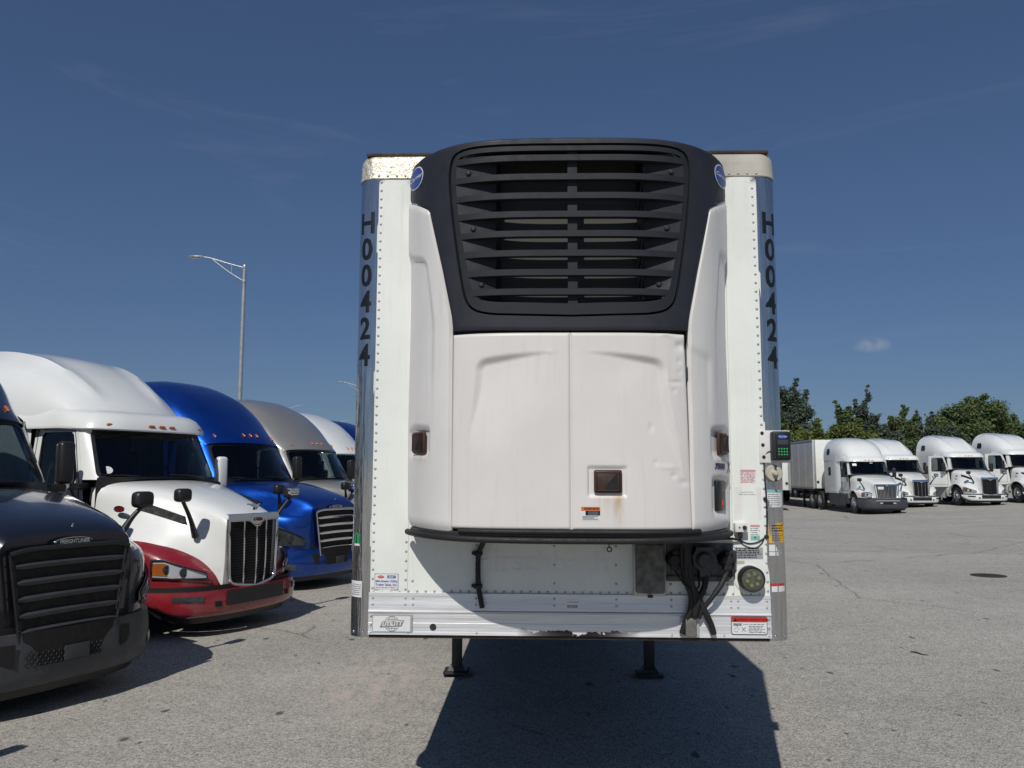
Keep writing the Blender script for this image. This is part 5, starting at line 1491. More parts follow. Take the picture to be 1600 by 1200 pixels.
        mb = MB(); rim_ = [p for p in g2[0]] + [r_[-1] for r_ in g2[1:]] + list(reversed(g2[-1])) + [r_[0] for r_ in reversed(g2[:-1])]
        mb.tube(rim_, 0.010, 5, cap=False); mb.build('headlight_bezel', M['black_plastic'], hl, smooth=60)
    # ---- windscreen
    xw, xwc, zw, xt, xtc, zt = (sp[k] for k in ('xw', 'xwc', 'zw', 'xt', 'xtc', 'zt'))
    yb, yt = 1.02, 0.94
    def wpt(a, t, inset_=0.0):     # a in -1..1 across, t in 0..1 up
        y = a * lerp(yb, yt, t)
        x = lerp(lerp(xw, xwc, abs(a) ** 2.2), lerp(xt, xtc, abs(a) ** 2.2), t)
        return (x - inset_, y, lerp(zw, zt, t) + 0.02 * math.sin(math.pi * t) * 0)
    def rr_rect(n=12, ra=0.09, rt=0.13):
        pts = []
        for (ca, ct, a0) in ((1 - ra, 1 - rt, 0), (-1 + ra, 1 - rt, 90), (-1 + ra, rt, 180), (1 - ra, rt, 270)):
            for k in range(6):
                a = R(a0 + 18 * k); pts.append((ca + ra * math.cos(a), ct + rt * math.sin(a)))
        return pts
    mb = MB(); mb.grid([[wpt(a, t, 0.004) for a in np.linspace(-0.985, 0.985, 25)] for t in np.linspace(0.01, 0.99, 9)]); ws = mb.build('windscreen', M['glass'], T, smooth=60)
    mb = MB(); fr = [wpt(a * 1.0, t, -0.004) for a, t in rr_rect()]; fr2 = [wpt(a * 0.955, lerp(0.5, t, 0.93), -0.001) for a, t in rr_rect()]
    fr = []; fr2 = []
    for a, t in rr_rect():
        for q in (0,): fr.append(wpt(a * 1.01, lerp(0.5, t, 1.02), -0.004)); fr2.append(wpt(a * 0.965, lerp(0.5, t, 0.945), -0.003))
    # densify the long spans
    def dens(rawp, f, k=8):
        out = []
        for i in range(len(rawp)):
            p, q = rawp[i], rawp[(i + 1) % len(rawp)]
            m_ = k if (abs(p[0] - q[0]) + abs(p[1] - q[1])) > 0.4 else 1
            for j in range(m_): out.append(f(lerp(p[0], q[0], j / m_), lerp(p[1], q[1], j / m_)))
        return out
    raw = rr_rect()
    o1 = dens(raw, lambda a, t: wpt(a * 1.012, lerp(0.5, t, 1.03), -0.005)); o2 = dens(raw, lambda a, t: wpt(a * 0.965, lerp(0.5, t, 0.95), -0.003))
    mb = MB(); mb.grid([o1 + [o1[0]], o2 + [o2[0]]]); mb.build('windscreen_seal', M['black_plastic'], ws, smooth=40)
    if kind == 'I':
        mb = MB(); mb.grid([[wpt(a, t_, -0.012) for a in (-0.86, -0.66)] for t_ in (0.68, 0.88)]); mb.build('windscreen_sticker', M['paper'], ws, smooth=0)
        mb = MB(); mb.grid([[wpt(a, t_, -0.012) for a in (0.05, 0.22)] for t_ in (0.88, 0.93)]); mb.build('windscreen_sticker', M['paper'], ws, smooth=0)
    elif kind == 'P' and fender:
        mb = MB(); mb.add([wpt(-0.88 + 0.055 * math.sin(a_), 0.17 + 0.075 * math.cos(a_), -0.012) for a_ in np.linspace(-0.3, math.pi + 0.3, 12)], [tuple(range(12))]); mb.build('windscreen_sticker', M['paper'], ws, smooth=0)
    # A-pillars
    for sd in (-1, 1):
        mb = MB(); rows = []
        for t in np.linspace(-0.03, 1.05, 9):
            p = wpt(sd * 0.985, t); q = (lerp(xwc - 0.24, xtc - 0.14, t), sd * lerp(sp['side'] + 0.01, sp['side'] - 0.07, t), p[2])
            rows.append([(p[0] - 0.05, p[1] - sd * 0.05, p[2]), (p[0] + 0.003, p[1], p[2]), (lerp(p[0], q[0], 0.45) + 0.012, lerp(p[1], q[1], 0.62) + sd * 0.012, p[2]), q, (q[0], q[1] - sd * 0.06, q[2])])
        mb.grid(rows); mb.build('windscreen_pillar', B, T, smooth=50)
        # mirror bracket & wiper below
    # cowl
    mb = MB(); mb.grid([[(wpt(a, 0)[0] + 0.01, a * 1.03, zw + 0.012) for a in np.linspace(-1, 1, 15)], [(xe + 0.06 + 0.22 * (1 - abs(a) ** 2), a * 1.05, interp(sp['zc'], xe + 0.05) - 0.02 - 0.05 * a * a) for a in np.linspace(-1, 1, 15)], [(xe + 0.06 + 0.22 * (1 - abs(a) ** 2), a * 1.05, 1.6) for a in np.linspace(-1, 1, 15)]]); mb.build('cowl_panel', M['black_plastic'], T, smooth=40)
    for sd in (-0.55, 0.35):
        mb = MB(); a, b_ = wpt(sd, 0.04, -0.02), wpt(sd - 0.42, 0.075, -0.02); mb.tube([a, b_], 0.007, 5); mb.tube([(a[0] + 0.02, a[1] + 0.25, a[2] - 0.01), wpt(sd - 0.2, 0.07, -0.03)], 0.008, 5); mb.build('wiper', M['black_plastic'], T, smooth=40)
    # ---- cab side with door window
    xa, xb = xwc - 0.10, -3.12
    side_y = lambda z: sp['side'] + 0.0 - 0.07 * sstep(1.9, 2.8, z)
    for sd in (-1, 1):
        win = [(xwc - 0.30, 2.02), (xwc - 0.50, 2.60), (xwc - 0.56, 2.64), (-2.92, 2.64), (-2.97, 2.58), (-2.97, 1.90), (-2.92, 1.85), (xwc - 0.62, 1.85), (xwc - 0.36, 1.93)]
        out = [(xwc - 0.20, 2.00), (xtc - 0.13, 2.68), (xtc - 0.22, 2.73), (-3.0, 2.74), (xb, 2.74), (xb, 2.0), (xb, 0.98), (-2.2, 0.98), (xwc - 0.06, 1.0)]
        c = (-2.62 if kind != 'P' else -2.55, 2.2)
        aa = sorted(set([round(2 * math.pi * k / 48, 5) for k in range(48)] + [round(math.atan2(z - c[1], x - c[0]) % (2 * math.pi), 5) for x, z in out + win]))
        po = [star(out, c, a) for a in aa]; pi_ = [star(win, c, a) for a in aa]
        has_open = bool(open_door) and sd < 0
        mb = MB(); rows = [[(x, sd * side_y(z), z) for x, z in po]]
        for t in (0.25, 0.5, 0.75, 1.0): rows.append([(lerp(o[0], i[0], t), sd * side_y(lerp(o[1], i[1], t)), lerp(o[1], i[1], t)) for o, i in zip(po, pi_)])
        rows.append([(i[0], sd * (side_y(i[1]) - 0.03), i[1]) for i in pi_])
        if has_open:
            # door swung out, hinged at its front edge; the opening behind it stays dark
            H_ = (xwc - 0.16, sd * side_y(1.5))
            def sw(p):
                v = Vector((p[0] - H_[0], p[1] - H_[1])); a = R(open_door) * (1 if sd < 0 else -1); ca, sa = math.cos(a), math.sin(a)
                # rotate the rear edge outwards
                return (H_[0] + v.x * ca - v.y * sa, H_[1] + v.x * sa + v.y * ca, p[2])
            rows = [[sw(p) for p in r_] for r_ in rows]
        mb.grid([r_ + [r_[0]] for r_ in rows]); dr = mb.build('door', B, T, smooth=40)
        mb = MB(); gl = [(x, sd * (side_y(z) - 0.018), z) for x, z in win]
        if has_open: gl = [sw(p) for p in gl]
        mb.add(gl, [tuple(range(len(gl)))]); mb.build('door_window', M['glass'], dr, smooth=0)
        mb = MB(); pts = gl + [gl[0]]; mb.tube(pts, 0.016, 5, cap=False); mb.build('window_seal', M['black_plastic'], dr, smooth=60)
        gp = [(xwc - 0.24, 1.12), (xwc - 0.26, 1.95), (xwc - 0.48, 2.66), (-3.06, 2.68), (-3.06, 1.12), (xwc - 0.24, 1.12)]
        gpp = []
        for (xa_, za_), (xc_, zc2) in zip(gp, gp[1:]):
            for k in range(6): gpp.append((lerp(xa_, xc_, k / 6), sd * (side_y(lerp(za_, zc2, k / 6)) + 0.001), lerp(za_, zc2, k / 6)))
        gpp.append(gpp[0])
        if has_open: gpp = [sw(p) for p in gpp]
        mb = MB(); mb.tube(gpp, 0.006, 5, cap=False); mb.build('door_gap', M['dark'], dr, smooth=60)
        mb = MB(); p = (-2.90, sd * (side_y(1.5) + 0.012), 1.55); p = sw(p) if has_open else p; mb.rbox(p, (0.16, 0.03, 0.04), 0.008); mb.build('door_handle', M['black_plastic'], dr, smooth=40)
        if has_open:
            mb = MB(); mb.add([(x, sd * (side_y(z) - 0.05), z) for x, z in out], [tuple(range(len(out)))]); mb.build('door_opening', M['interior'], T, smooth=0)
    # ---- sleeper sides, rear wall
    bk = sp['back']
    for sd in (-1, 1):
        mb = MB(); rows = []
        for x in np.linspace(xb - 0.004, bk, 12):
            o = lerp(sp['side'] + 0.005, 1.205, sstep(xb, xb - 0.35, x))
            rows.append([(x, sd * (o - 0.02), 0.97), (x, sd * o, 1.1), (x, sd * o, 1.9), (x, sd * o, 2.5), (x, sd * (o - 0.004), 2.79)])
        mb.grid(rows); mb.build('sleeper_side', B, T, smooth=40)
        if sleeper_window:
            for (x0, x1, z0_, z1_) in ((-4.55, -4.20, 1.95, 2.40), (-4.75, -4.30, 3.10, 3.42)):
                yo_ = 1.207 if z1_ < 3 else None
                mb = MB()
                if yo_: mb.rbox(((x0 + x1) / 2, sd * 1.208, (z0_ + z1_) / 2), (x1 - x0, 0.02, z1_ - z0_), 0.008)
                else:
                    yy = interp(sp['roof_y'], -4.5)
                    def ry(z):
                        k = (z - 2.75) / (interp(sp['roof_z'], -4.5) - 2.75); return yy * (1 - k ** sp['roof_n']) ** (1 / sp['roof_n']) + 0.012
                    mb.grid([[(x, sd * ry(lerp(z0_, z1_, t)), lerp(z0_, z1_ - 0.0 if x < -4.4 else z1_ - 0.10, t)) for x in np.linspace(x0, x1, 5)] for t in np.linspace(0, 1, 5)])
                mb.build('sleeper_window', M['letter_black'], T, smooth=40)
    mb = MB(); mb.add([(bk, -1.19, 0.97), (bk, 1.19, 0.97), (bk, 1.2, 2.79), (bk, 0.9, 3.6), (bk, -0.9, 3.6), (bk, -1.2, 2.79)], [(0, 1, 2, 3, 4, 5)]); mb.build('rear_wall', B, T, smooth=0)
    # ---- roof
    xs = list(np.linspace(max(sp['roof_z']), max(sp['roof_z']) - 0.4, 10)) + list(np.linspace(max(sp['roof_z']) - 0.4, bk, 26))[1:]
    zbase = lambda x: lerp(2.59, 2.735, sstep(-2.0, -2.7, x)) if kind == 'C' else lerp(2.90, 2.76, sstep(-2.2, -3.1, x))
    mb = MB(); rows = []
    n_ = sp['roof_n']
    for x in xs:
        zr, yr = interp(sp['roof_z'], x), interp(sp['roof_y'], x); row = []
        f = 1 - sstep(-2.1, -3.3, x)
        for k in range(33):
            th = math.pi * k / 32
            cy, sy_ = math.cos(th), math.sin(th)
            y = -yr * math.copysign(abs(cy) ** (2 / n_), cy); zz = sy_ ** (2 / n_)
            z = zbase(x) + (zr - zbase(x)) * zz
            if kind == 'P':   # flat centre panel with a soft ridge each side
                rdg = math.exp(-((abs(y) - (0.56 + 0.14 * sstep(-2.2, -4, x))) / 0.06) ** 2) - 0.7 * sstep(0.52 + 0.12 * sstep(-2.2, -4, x), 0.40, abs(y))
                z += 0.045 * rdg * sstep(-2.25, -2.7, x) * (1 - sstep(-4.6, -5.2, x))
            if kind == 'C':   # pressed outline of the roof panel
                d_ = math.hypot((x + 3.45) / 0.95, y / 0.86)
                z += 0.012 * sstep(1.05, 0.95, d_)
            row.append((x - sp['bow'] * (abs(y) / max(yr, 0.1)) ** 2.2 * f, y, z))
        rows.append(row)
    mb.grid(rows)
    mb.grid([rows[0], [(p[0] - 0.08, p[1] * 0.97, min(p[2], 2.72 if kind != 'C' else 2.60)) for p in rows[0]]])
    mb.grid([rows[-1], [(p[0], p[1] * 0.6, 2.9) for p in rows[-1]]])
    mb.build('roof_fairing', B, T, smooth=40)
    if kind in 'PI':
        # sun visor cap over the windscreen
        half = [(xt + 0.105, 0.0), (xt + 0.095, 0.35), (xt + 0.05, 0.68), (xt - 0.06, 0.93), (xt - 0.20, 1.04), (xt - 0.50, 1.10), (-2.85, 1.135), (-3.12, 1.165), (-3.34, 1.200)]
        full_ = [(x, -y) for x, y in reversed(half[1:])] + half
        cc = catmull(full_, 65); rows = []
        for i_, p in enumerate(cc):
            a_, b2_ = cc[max(0, i_ - 1)], cc[min(64, i_ + 1)]
            t_ = Vector((b2_[0] - a_[0], b2_[1] - a_[1])).normalized(); nx, ny = t_.y, -t_.x
            if nx + ny * (1 if p[1] > 0 else -1) < 0: nx, ny = -nx, -ny
            bkf = sstep(xt - 0.15, xt - 0.7, p[0]); f_ = lerp(1.0, 0.30, bkf)
            rows.append([(p[0] + nx * o_ * f_, p[1] + ny * o_ * f_, z_) for o_, z_ in ((-0.13, 2.668 + 0.03 * bkf), (-0.008, 2.662 + 0.03 * bkf), (0.008, 2.680 + 0.03 * bkf), (0.0, 2.71 + 0.02 * bkf), (-0.045, 2.79), (-0.115, 2.875), (-0.20, 2.925), (-0.32, 2.955))])
        mb = MB(); mb.grid(rows); mb.build('visor', B, T, smooth=45)
    # marker lamps
    for y in (-0.78, -0.18, 0.0, 0.18, 0.78):
        bx = -(0.20 if kind != 'C' else sp['bow']) * (abs(y) / 1.03) ** 2.2
        if kind == 'C':
            xr = -2.14; yr_ = interp(sp['roof_y'], xr); zb2 = zbase(xr); f_ = 1 - sstep(-2.1, -3.3, xr)
            c = (xr - sp['bow'] * (abs(y) / yr_) ** 2.2 * f_ + 0.012, y, zb2 + (interp(sp['roof_z'], xr) - zb2) * (1 - (abs(y) / yr_) ** n_) ** (1 / n_) + 0.004); sz = (0.10, 0.032, 0.03)
        else: c = (xt + 0.09 + bx, y, 2.735); sz = (0.05, 0.11, 0.035)
        mb = MB(); mb.rbox(c, sz, 0.012, 2, rot=Matrix.Rotation(R(38 if kind == 'C' else -35), 3, 'Y')); mb.build('marker_lamp', M['amber'], T, smooth=50)
    # ---- interior
    mb = MB(); mb.box((-2.9, 0, 1.05), (2.2, 2.1, 0.06)); mb.box((-3.75, 0, 1.95), (0.05, 2.1, 1.9)); mb.box((-3.15, 0, 2.70), (1.1, 1.84, 0.03))
    for sd in (-1, 1): mb.box((-2.95, sd * 1.03, 1.42), (1.7, 0.03, 0.75))
    mb.build('cab_lining', M['interior'], T, smooth=0)
    mb = MB(); mb.rbox((xwc - 0.20, 0, 1.78), (0.55, 1.98, 0.30), 0.08, 3); mb.build('dashboard', M['interior'], T, smooth=40)
    for sd in (-1, 1):
        mb = MB(); mb.rbox((-2.98, sd * 0.55, 1.58), (0.52, 0.52, 0.16), 0.06, 3); mb.rbox((-3.25, sd * 0.55, 2.02), (0.16, 0.50, 0.80), 0.06, 3, rot=Matrix.Rotation(R(-8), 3, 'Y')); mb.rbox((-3.30, sd * 0.55, 2.50), (0.12, 0.28, 0.20), 0.05, 3); mb.build('seat', M['seat'], T, smooth=40)
    mb = MB(); mb.tube([(-2.50 + 0.10 * math.sin(a), 0.55 + 0.22 * math.cos(a), 1.98 + 0.20 * math.sin(a)) for a in np.linspace(0, 2 * math.pi, 21)], 0.016, 6); mb.tube([(-2.50, 0.55, 1.98), (-2.28, 0.55, 1.85)], 0.04, 6); mb.build('steering_wheel', M['black_plastic'], T, smooth=60)
    # ---- door mirrors
    MM = M[mirror]
    for sd in (-1, 1):
        x0, y0 = xwc - 0.22, sd * (sp['side'] + 0.28)
        rz_ = Matrix.Rotation(R(sd * -8), 3, 'Z'); zm_ = 2.19 if kind == 'C' else 2.09
        mb = MB(); mb.rbox((x0 + 0.02, y0, zm_), (0.13, 0.185, 0.50), 0.05, 3, rot=rz_); dm = mb.build('door_mirror', MM, T, smooth=50)
        mb = MB(); mb.rbox((x0 - 0.042, y0, zm_), (0.012, 0.150, 0.44), 0.005, 2, rot=rz_); mb.build('mirror_glass', M['chrome'], dm, smooth=40)
        mb = MB(); mb.rbox((x0 + 0.02, sd * (sp['side'] + 0.10), 1.895), (0.11, 0.36, 0.09), 0.02, 2); mb.tube([(x0 - 0.05, sd * (sp['side'] - 0.01), 1.62), (x0, sd * (sp['side'] + 0.14), 1.88)], 0.022, 6); mb.build('mirror_arm', M['black_plastic'], dm, smooth=50)
    # ---- hood mirrors
    for sd in (-1, 1):
        if kind == 'C':
            b0 = (-0.50, sd * 0.92, 1.44); t0 = (-0.40, sd * 1.08, 1.79)
        elif kind == 'P':
            b0 = (-0.33, sd * 0.67, 1.25); t0 = (-0.22, sd * 1.0, 1.79)
        else:
            b0 = (-0.45, sd * 0.92, 1.22); t0 = (-0.55, sd * 1.12, 1.72)
        mb = MB(); mb.rbox(t0, (0.14, 0.22, 0.17), 0.05, 3); hm = mb.build('hood_mirror', M['black_plastic'], T, smooth=50)
        mb = MB(); mb.rbox((t0[0] + 0.045, t0[1], t0[2] + 0.012), (0.09, 0.20, 0.115), 0.03, 3); 
        if bright and sd > 0: mb.build('mirror_cap', M['chrome'], hm, smooth=50)
        mb = MB(); mid = (lerp(b0[0], t0[0], 0.5), lerp(b0[1], t0[1], 0.45), lerp(b0[2], t0[2], 0.45)); mb.tube(catmull([b0, mid, (t0[0], t0[1], t0[2] - 0.07)], 8), [0.045, 0.040, 0.034, 0.030, 0.027, 0.025, 0.024, 0.024], 8); mb.build('mirror_stalk', M['black_plastic'], hm, smooth=60)
    # ---- hood vent and side badge
    if kind == 'P':
        for sd in (-1, 1):
            mb = MB(); pts = []
            for x, z in ((-1.18, 1.68), (-1.10, 1.59), (-0.50, 1.40), (-0.56, 1.50), (-1.02, 1.65)):
                ys, yc, zk, zc = (interp(sp[k], x) for k in ('ys', 'yc', 'zk', 'zc')); t = (zc - 0.14 - z) / (zc - 0.14 - zk); y = lerp(ys * 1.03 + 0.01, yc, max(0, t) * 0.85); pts.append((x, sd * (y + 0.02), z))
            pts2 = [(x, y - sd * 0.05, z) for x, y, z in pts]
            nn = len(pts); mb.add(pts + pts2, [tuple(range(nn))] + [(i, (i + 1) % nn, nn + (i + 1) % nn, nn + i) for i in range(nn)]); mb.build('hood_vent', M['dark'], T, smooth=0)  # near-black colour stands in for the shade inside the vent
            mb = MB(); mb.lathe([(0.0, 0.0), (0.10, -0.004), (0.104, -0.02)], axis='Y', n=20)
            ys, yc, zk, zc = (interp(sp[k], -1.66) for k in ('ys', 'yc', 'zk', 'zc'))
            mb.v = [(x - 1.30, sd * (-y + 1.04), z * 0.42 + 1.60) for x, y, z in mb.v]; b2 = mb.build('badge_rim', M['chrome'], T, smooth=40)
            mb = MB(); mb.lathe([(0.0, 0.002), (0.09, -0.002)], axis='Y', n=20); mb.v = [(x - 1.30, sd * (-y + 1.047), z * 0.40 + 1.60) for x, y, z in mb.v]; mb.build('badge', M['red_lens'], b2, smooth=40)
    if kind == 'C':
        for sd in (-1, 1):
            mb = MB(); pts = [(-0.85, sd * 1.105, 1.56), (-1.35, sd * 1.10, 1.70), (-1.42, sd * 1.14, 1.50), (-0.95, sd * 1.155, 1.42)]
            pts2 = [(x, y - sd * 0.1, z) for x, y, z in pts]
            mb.add(pts + pts2, [(0, 1, 2, 3), (0, 1, 5, 4), (1, 2, 6, 5), (2, 3, 7, 6), (3, 0, 4, 7)]); mb.build('hood_vent', M['black_plastic'], T, smooth=0)
    # ---- underbody
    mb = MB()
    for sd in (-1, 1): mb.box((-4.2, sd * 0.42, 0.86), (7.4, 0.09, 0.26))
    mb.box((-1.3, 0, 0.52), (0.12, 1.7, 0.12)); mb.box((-1.2, 0, 0.95), (1.4, 0.8, 0.5)); mb.build('frame', M['steel'], T, smooth=0)
    mb = MB(); mb.box((-0.52, 0, 0.60), (0.72, 1.20, 0.42)); mb.box((-1.3, 0, 0.75), (1.3, 1.38, 0.62)); mb.build('light_block', M['dark'], T, smooth=0)  # added dark boxes that stop sunlight leaking through under the hood
    for sd in (-1, 1):
        mb = MB(); mb.rbox((-3.55, sd * 1.12, 0.66), (2.3, 0.12, 0.62), 0.04, 3); mb.build('side_skirt', SK, T, smooth=40)
        mb = MB(); mb.rbox((-2.20, sd * 1.10, 0.70), (0.42, 0.16, 0.50), 0.03, 2); mb.build('cab_step', SK, T, smooth=40)
        add_wheel(T, wx, sd * 1.03, 0.515, sd)
        for x in (-6.15, -7.45): add_wheel(T, x, sd * 1.05, 0.515, sd)
    mb = MB(); mb.rbox((-6.6, 0, 1.10), (1.1, 0.95, 0.10), 0.03); mb.build('fifth_wheel', M['steel'], T, smooth=30)
    return T

HEAD = R(-25.8)
left_row = 'trucks parked in a slanted row on the left'
semi_truck('C', (-3.98, 7.44, 0), HEAD, 'navy_paint', 'dark navy truck with black grille, nearest on the left and cut by the picture edge', left_row, bumper='grey_bumper', grille='dark', bright=False, skirt='grey_bumper')
semi_truck('C', (-4.33, 3.42, 0), HEAD, 'navy_paint', 'dark truck beyond the left edge, known by its mirror shadow in the bottom left corner', left_row, bumper='grey_bumper', grille='dark', bright=False, skirt='grey_bumper')
semi_truck('P', (-3.52, 11.14, 0), HEAD, 'white_paint', 'white truck with dark red fenders and bumper and tall chrome grille', left_row, fender='red_paint', bumper='red_paint', skirt='red_paint', mirror='white_paint')
semi_truck('C', (-3.30, 15.29, 0), HEAD, 'blue_paint', 'bright blue truck with chrome grille behind the white and red one', left_row)
semi_truck('C', (-2.96, 19.40, 0), HEAD, 'silver_paint', 'grey truck with rounded roof between the blue and the white trucks', left_row, detail=False)
semi_truck('C', (-2.90, 23.50, 0), HEAD, 'white_paint', 'white roofed truck showing behind the grey truck beside the trailer post', left_row, detail=False)
semi_truck('C', (-2.70, 27.60, 0), HEAD, 'blue_paint', 'dark blue roofed truck farthest down the left row', left_row, detail=False)
right_row = 'white trucks parked in a row on the right'
gz = lambda x, y: ground_z(x, y)
semi_truck('I', (18.95, 41.4, gz(19, 43)), R(-91), 'white_paint', 'white truck with dark grey bumper pulling a box trailer', right_row, bumper='grey_bumper', skirt='grey_bumper')
semi_truck('P', (22.8, 45.6, gz(22.8, 47)), R(-89.5), 'white_paint', 'white truck half hidden behind the truck with the grey bumper', right_row, hoodmark=False)
semi_truck('P', (26.05, 44.6, gz(26.0, 46)), R(-89), 'white_paint', 'white truck with tall dark grille and its door open, fully in view', right_row, hoodmark=False, open_door=34, grille='dark')
semi_truck('P', (29.45, 44.6, gz(29.4, 46)), R(-89), 'white_paint', 'white truck cut by the right edge of the picture', right_row, hoodmark=False, open_door=46)

# tyres of the refrigerated trailer
for d in (13.2, 14.5):
    for sd in (-1, 1):
        add_wheel(TR, sd * 1.12, d, 0.515, 1).rotation_euler = (0, 0, R(90) if sd > 0 else R(-90))

# box trailers behind
def box_trailer(loc, rotz, label, corr=True, group='box trailers behind the right row'):
    T = empty('box_trailer', loc, (0, 0, rotz)); tag(T, label, 'trailer', group)
    mb = MB(); mb.box((-8.0, 0, 2.60), (16.0, 2.54, 2.86)); mb.build('body', M['skin_side'], T, smooth=0)
    for sd in (-1, 1):
        for k in range(13):
            mb = MB(); mb.box((-0.66 - 1.22 * k, sd * 1.277, 2.60), (1.19, 0.016, 2.70)); mb.build('side_panel', M['trailer_panel'], T, smooth=0)
        mb = MB(); mb.box((-8.0, sd * 1.285, 1.20), (16.0, 0.05, 0.12)); mb.box((-8.0, sd * 1.285, 4.0), (16.0, 0.04, 0.09)); mb.build('side_rail', M['galv'], T, smooth=0)
    mb = MB(); mb.rbox((0.02, 0, 2.60), (0.05, 2.56, 2.84), 0.01); mb.build('front_wall', M['skin'], T, smooth=30)
    for sd in (-1, 1):
        mb = MB(); mb.rbox((0.05, sd * 1.2, 2.60), (0.04, 0.12, 2.84), 0.01); mb.build('corner_post', M['galv'], T, smooth=30)
        mb = MB(); mb.rbox((0.06, sd * 1.05, 1.55), (0.04, 0.14, 0.14), 0.03); mb.build('marker_lamp', M['black_plastic'], T, smooth=40)
        mb = MB(); mb.rbox((-2.9, sd * 0.9, 0.62), (0.12, 0.12, 1.2), 0.01); mb.box((-2.9, sd * 0.9, 0.04), (0.26, 0.26, 0.03)); mb.build('landing_leg', M['steel'], T, smooth=30)
        for x in (-12.6, -13.9): add_wheel(T, x, sd * 1.05, 0.515, sd)
    mb = MB(); mb.box((-8.0, 0, 1.05), (15.6, 1.6, 0.16)); mb.build('floor_frame', M['steel'], T, smooth=0)
    return T
M['trailer_panel'] = plain('box_trailer_panel', (0.60, 0.60, 0.59), 0.45, var=0.12, scale=2)
t = box_trailer((19.05, 48.1, gz(19, 50)), R(-91), 'grey white box trailer hitched behind the truck with the grey bumper')
box_trailer((14.45, 46.2, 0), R(-91), 'white trailer nose just showing beside the keypad')
box_trailer((23.3, 52.6, gz(23, 54)), R(-92), 'white box trailer whose roof shows between the white trucks')
# ------------------------------------------------------------------ manhole
mb = MB(); mb.lathe([(0.0, 0.016), (0.34, 0.016), (0.345, 0.012)], axis='Z', n=36); mh = mb.build('manhole_cover', plain('cast_iron', (0.035, 0.033, 0.032), 0.7, var=0.4, scale=20, bmp=0.6, bscale=30), smooth=30)
mh.location = (9.7, 16.85, 0.0); mh.scale = (0.82, 0.82, 1.0); tag(mh, 'dark round iron manhole cover in the asphalt', 'manhole')
mb = MB(); mb.lathe([(0.35, 0.004), (0.352, 0.014), (0.40, 0.014), (0.402, 0.004)], axis='Z', n=36); mb.build('frame_ring', M['rust'], mh, smooth=30)
mb = MB()
for k in range(6):
    for j in range(6): mb.box((-0.2 + 0.08 * k, -0.2 + 0.08 * j, 0.017), (0.04, 0.04, 0.004))
mb.build('cover_studs', M['rust'], mh, smooth=0, kind='stuff')

# a stick and a bit of debris on the yard
mb = MB(); mb.tube(catmull([(0, 0, 0.012), (0.12, 0.015, 0.016), (0.25, -0.01, 0.012), (0.36, 0.01, 0.014)], 9), [0.006, 0.009, 0.01, 0.01, 0.009, 0.008, 0.007, 0.006, 0.004], 6)
o = mb.build('twig', plain('twig_bark', (0.05, 0.04, 0.03), 0.9), smooth=50); o.location = (4.62, 9.70, 0); o.rotation_euler = (0, 0, R(-62)); o.scale = (0.62, 0.8, 0.8); tag(o, 'dark twig lying on the asphalt right of the trailer', 'twig')

# ------------------------------------------------------------------ street lamps
def street_lamp(loc, rotz, label):
    T = empty('street_lamp', loc, (0, 0, rotz)); tag(T, label, 'street lamp', 'tall street lamps beyond the left row')
    mb = MB(); mb.tube([(0, 0, 0), (0, 0, 3), (0, 0, 7), (0, 0, 11.95)], [0.125, 0.115, 0.10, 0.085], 14); mb.build('pole', M['galv'], T, smooth=60)
    mb = MB(); mb.box((0, 0, 0.02), (0.4, 0.4, 0.04)); mb.build('base_plate', M['galv'], T, smooth=0)
    mb = MB(); mb.lathe([(0.0, 12.05), (0.07, 12.03), (0.10, 11.96), (0.10, 11.86), (0.085, 11.84)], axis='Z', n=14); mb.lathe([(0.105, 11.28), (0.11, 11.26), (0.11, 11.16), (0.105, 11.14)], axis='Z', n=14); mb.build('pole_cap', M['galv'], T, smooth=50)
    a = catmull([(0, 0, 11.88), (0.8, 0, 12.10), (1.55, 0, 12.33), (1.85, 0, 12.40), (2.05, 0, 12.41)], 14)
    b = catmull([(0, 0, 11.22), (0.8, 0, 11.72), (1.58, 0, 12.32)], 8)
    mb = MB(); mb.tube(a, 0.035, 8); mb.tube(b, 0.028, 8); mb.tube([(0.62, 0, 11.62), (0.62, 0, 12.05)], 0.018, 6); mb.build('arm', M['galv'], T, smooth=60)
    mb = MB(); rows = []
    for x, w, h in ((1.98, 0.05, 0.04), (2.04, 0.08, 0.06), (2.15, 0.13, 0.075), (2.35, 0.17, 0.075), (2.55, 0.17, 0.06), (2.68, 0.12, 0.035), (2.72, 0.04, 0.015)):
        rows.append([(x, w * math.cos(t), 12.42 + h * (math.sin(t) if math.sin(t) > 0 else 0.55 * math.sin(t))) for t in np.linspace(0, 2 * math.pi, 17)[:-1]])
    mb.grid(rows, closed=True); lh = mb.build('lamp_head', M['galv'], T, smooth=50)
    mb = MB(); mb.rbox((2.36, 0, 12.375), (0.42, 0.22, 0.03), 0.01); mb.build('lamp_lens', M['lamp_glass'], lh, smooth=40)
    return T
street_lamp((-12.8, 38.0, 0), R(180), 'tall grey lamp with its trussed arm pointing left, above the blue truck')
street_lamp((-34.0, 122.0, 0), R(0), 'distant lamp head just above the grey truck roof')
street_lamp((-34.3, 157.0, 0), R(0), 'distant lamp head beside the trailer post, above the white roof')
street_lamp((-17.0, 91.0, 0), R(180), 'distant lamp half hidden by the left post of the trailer')

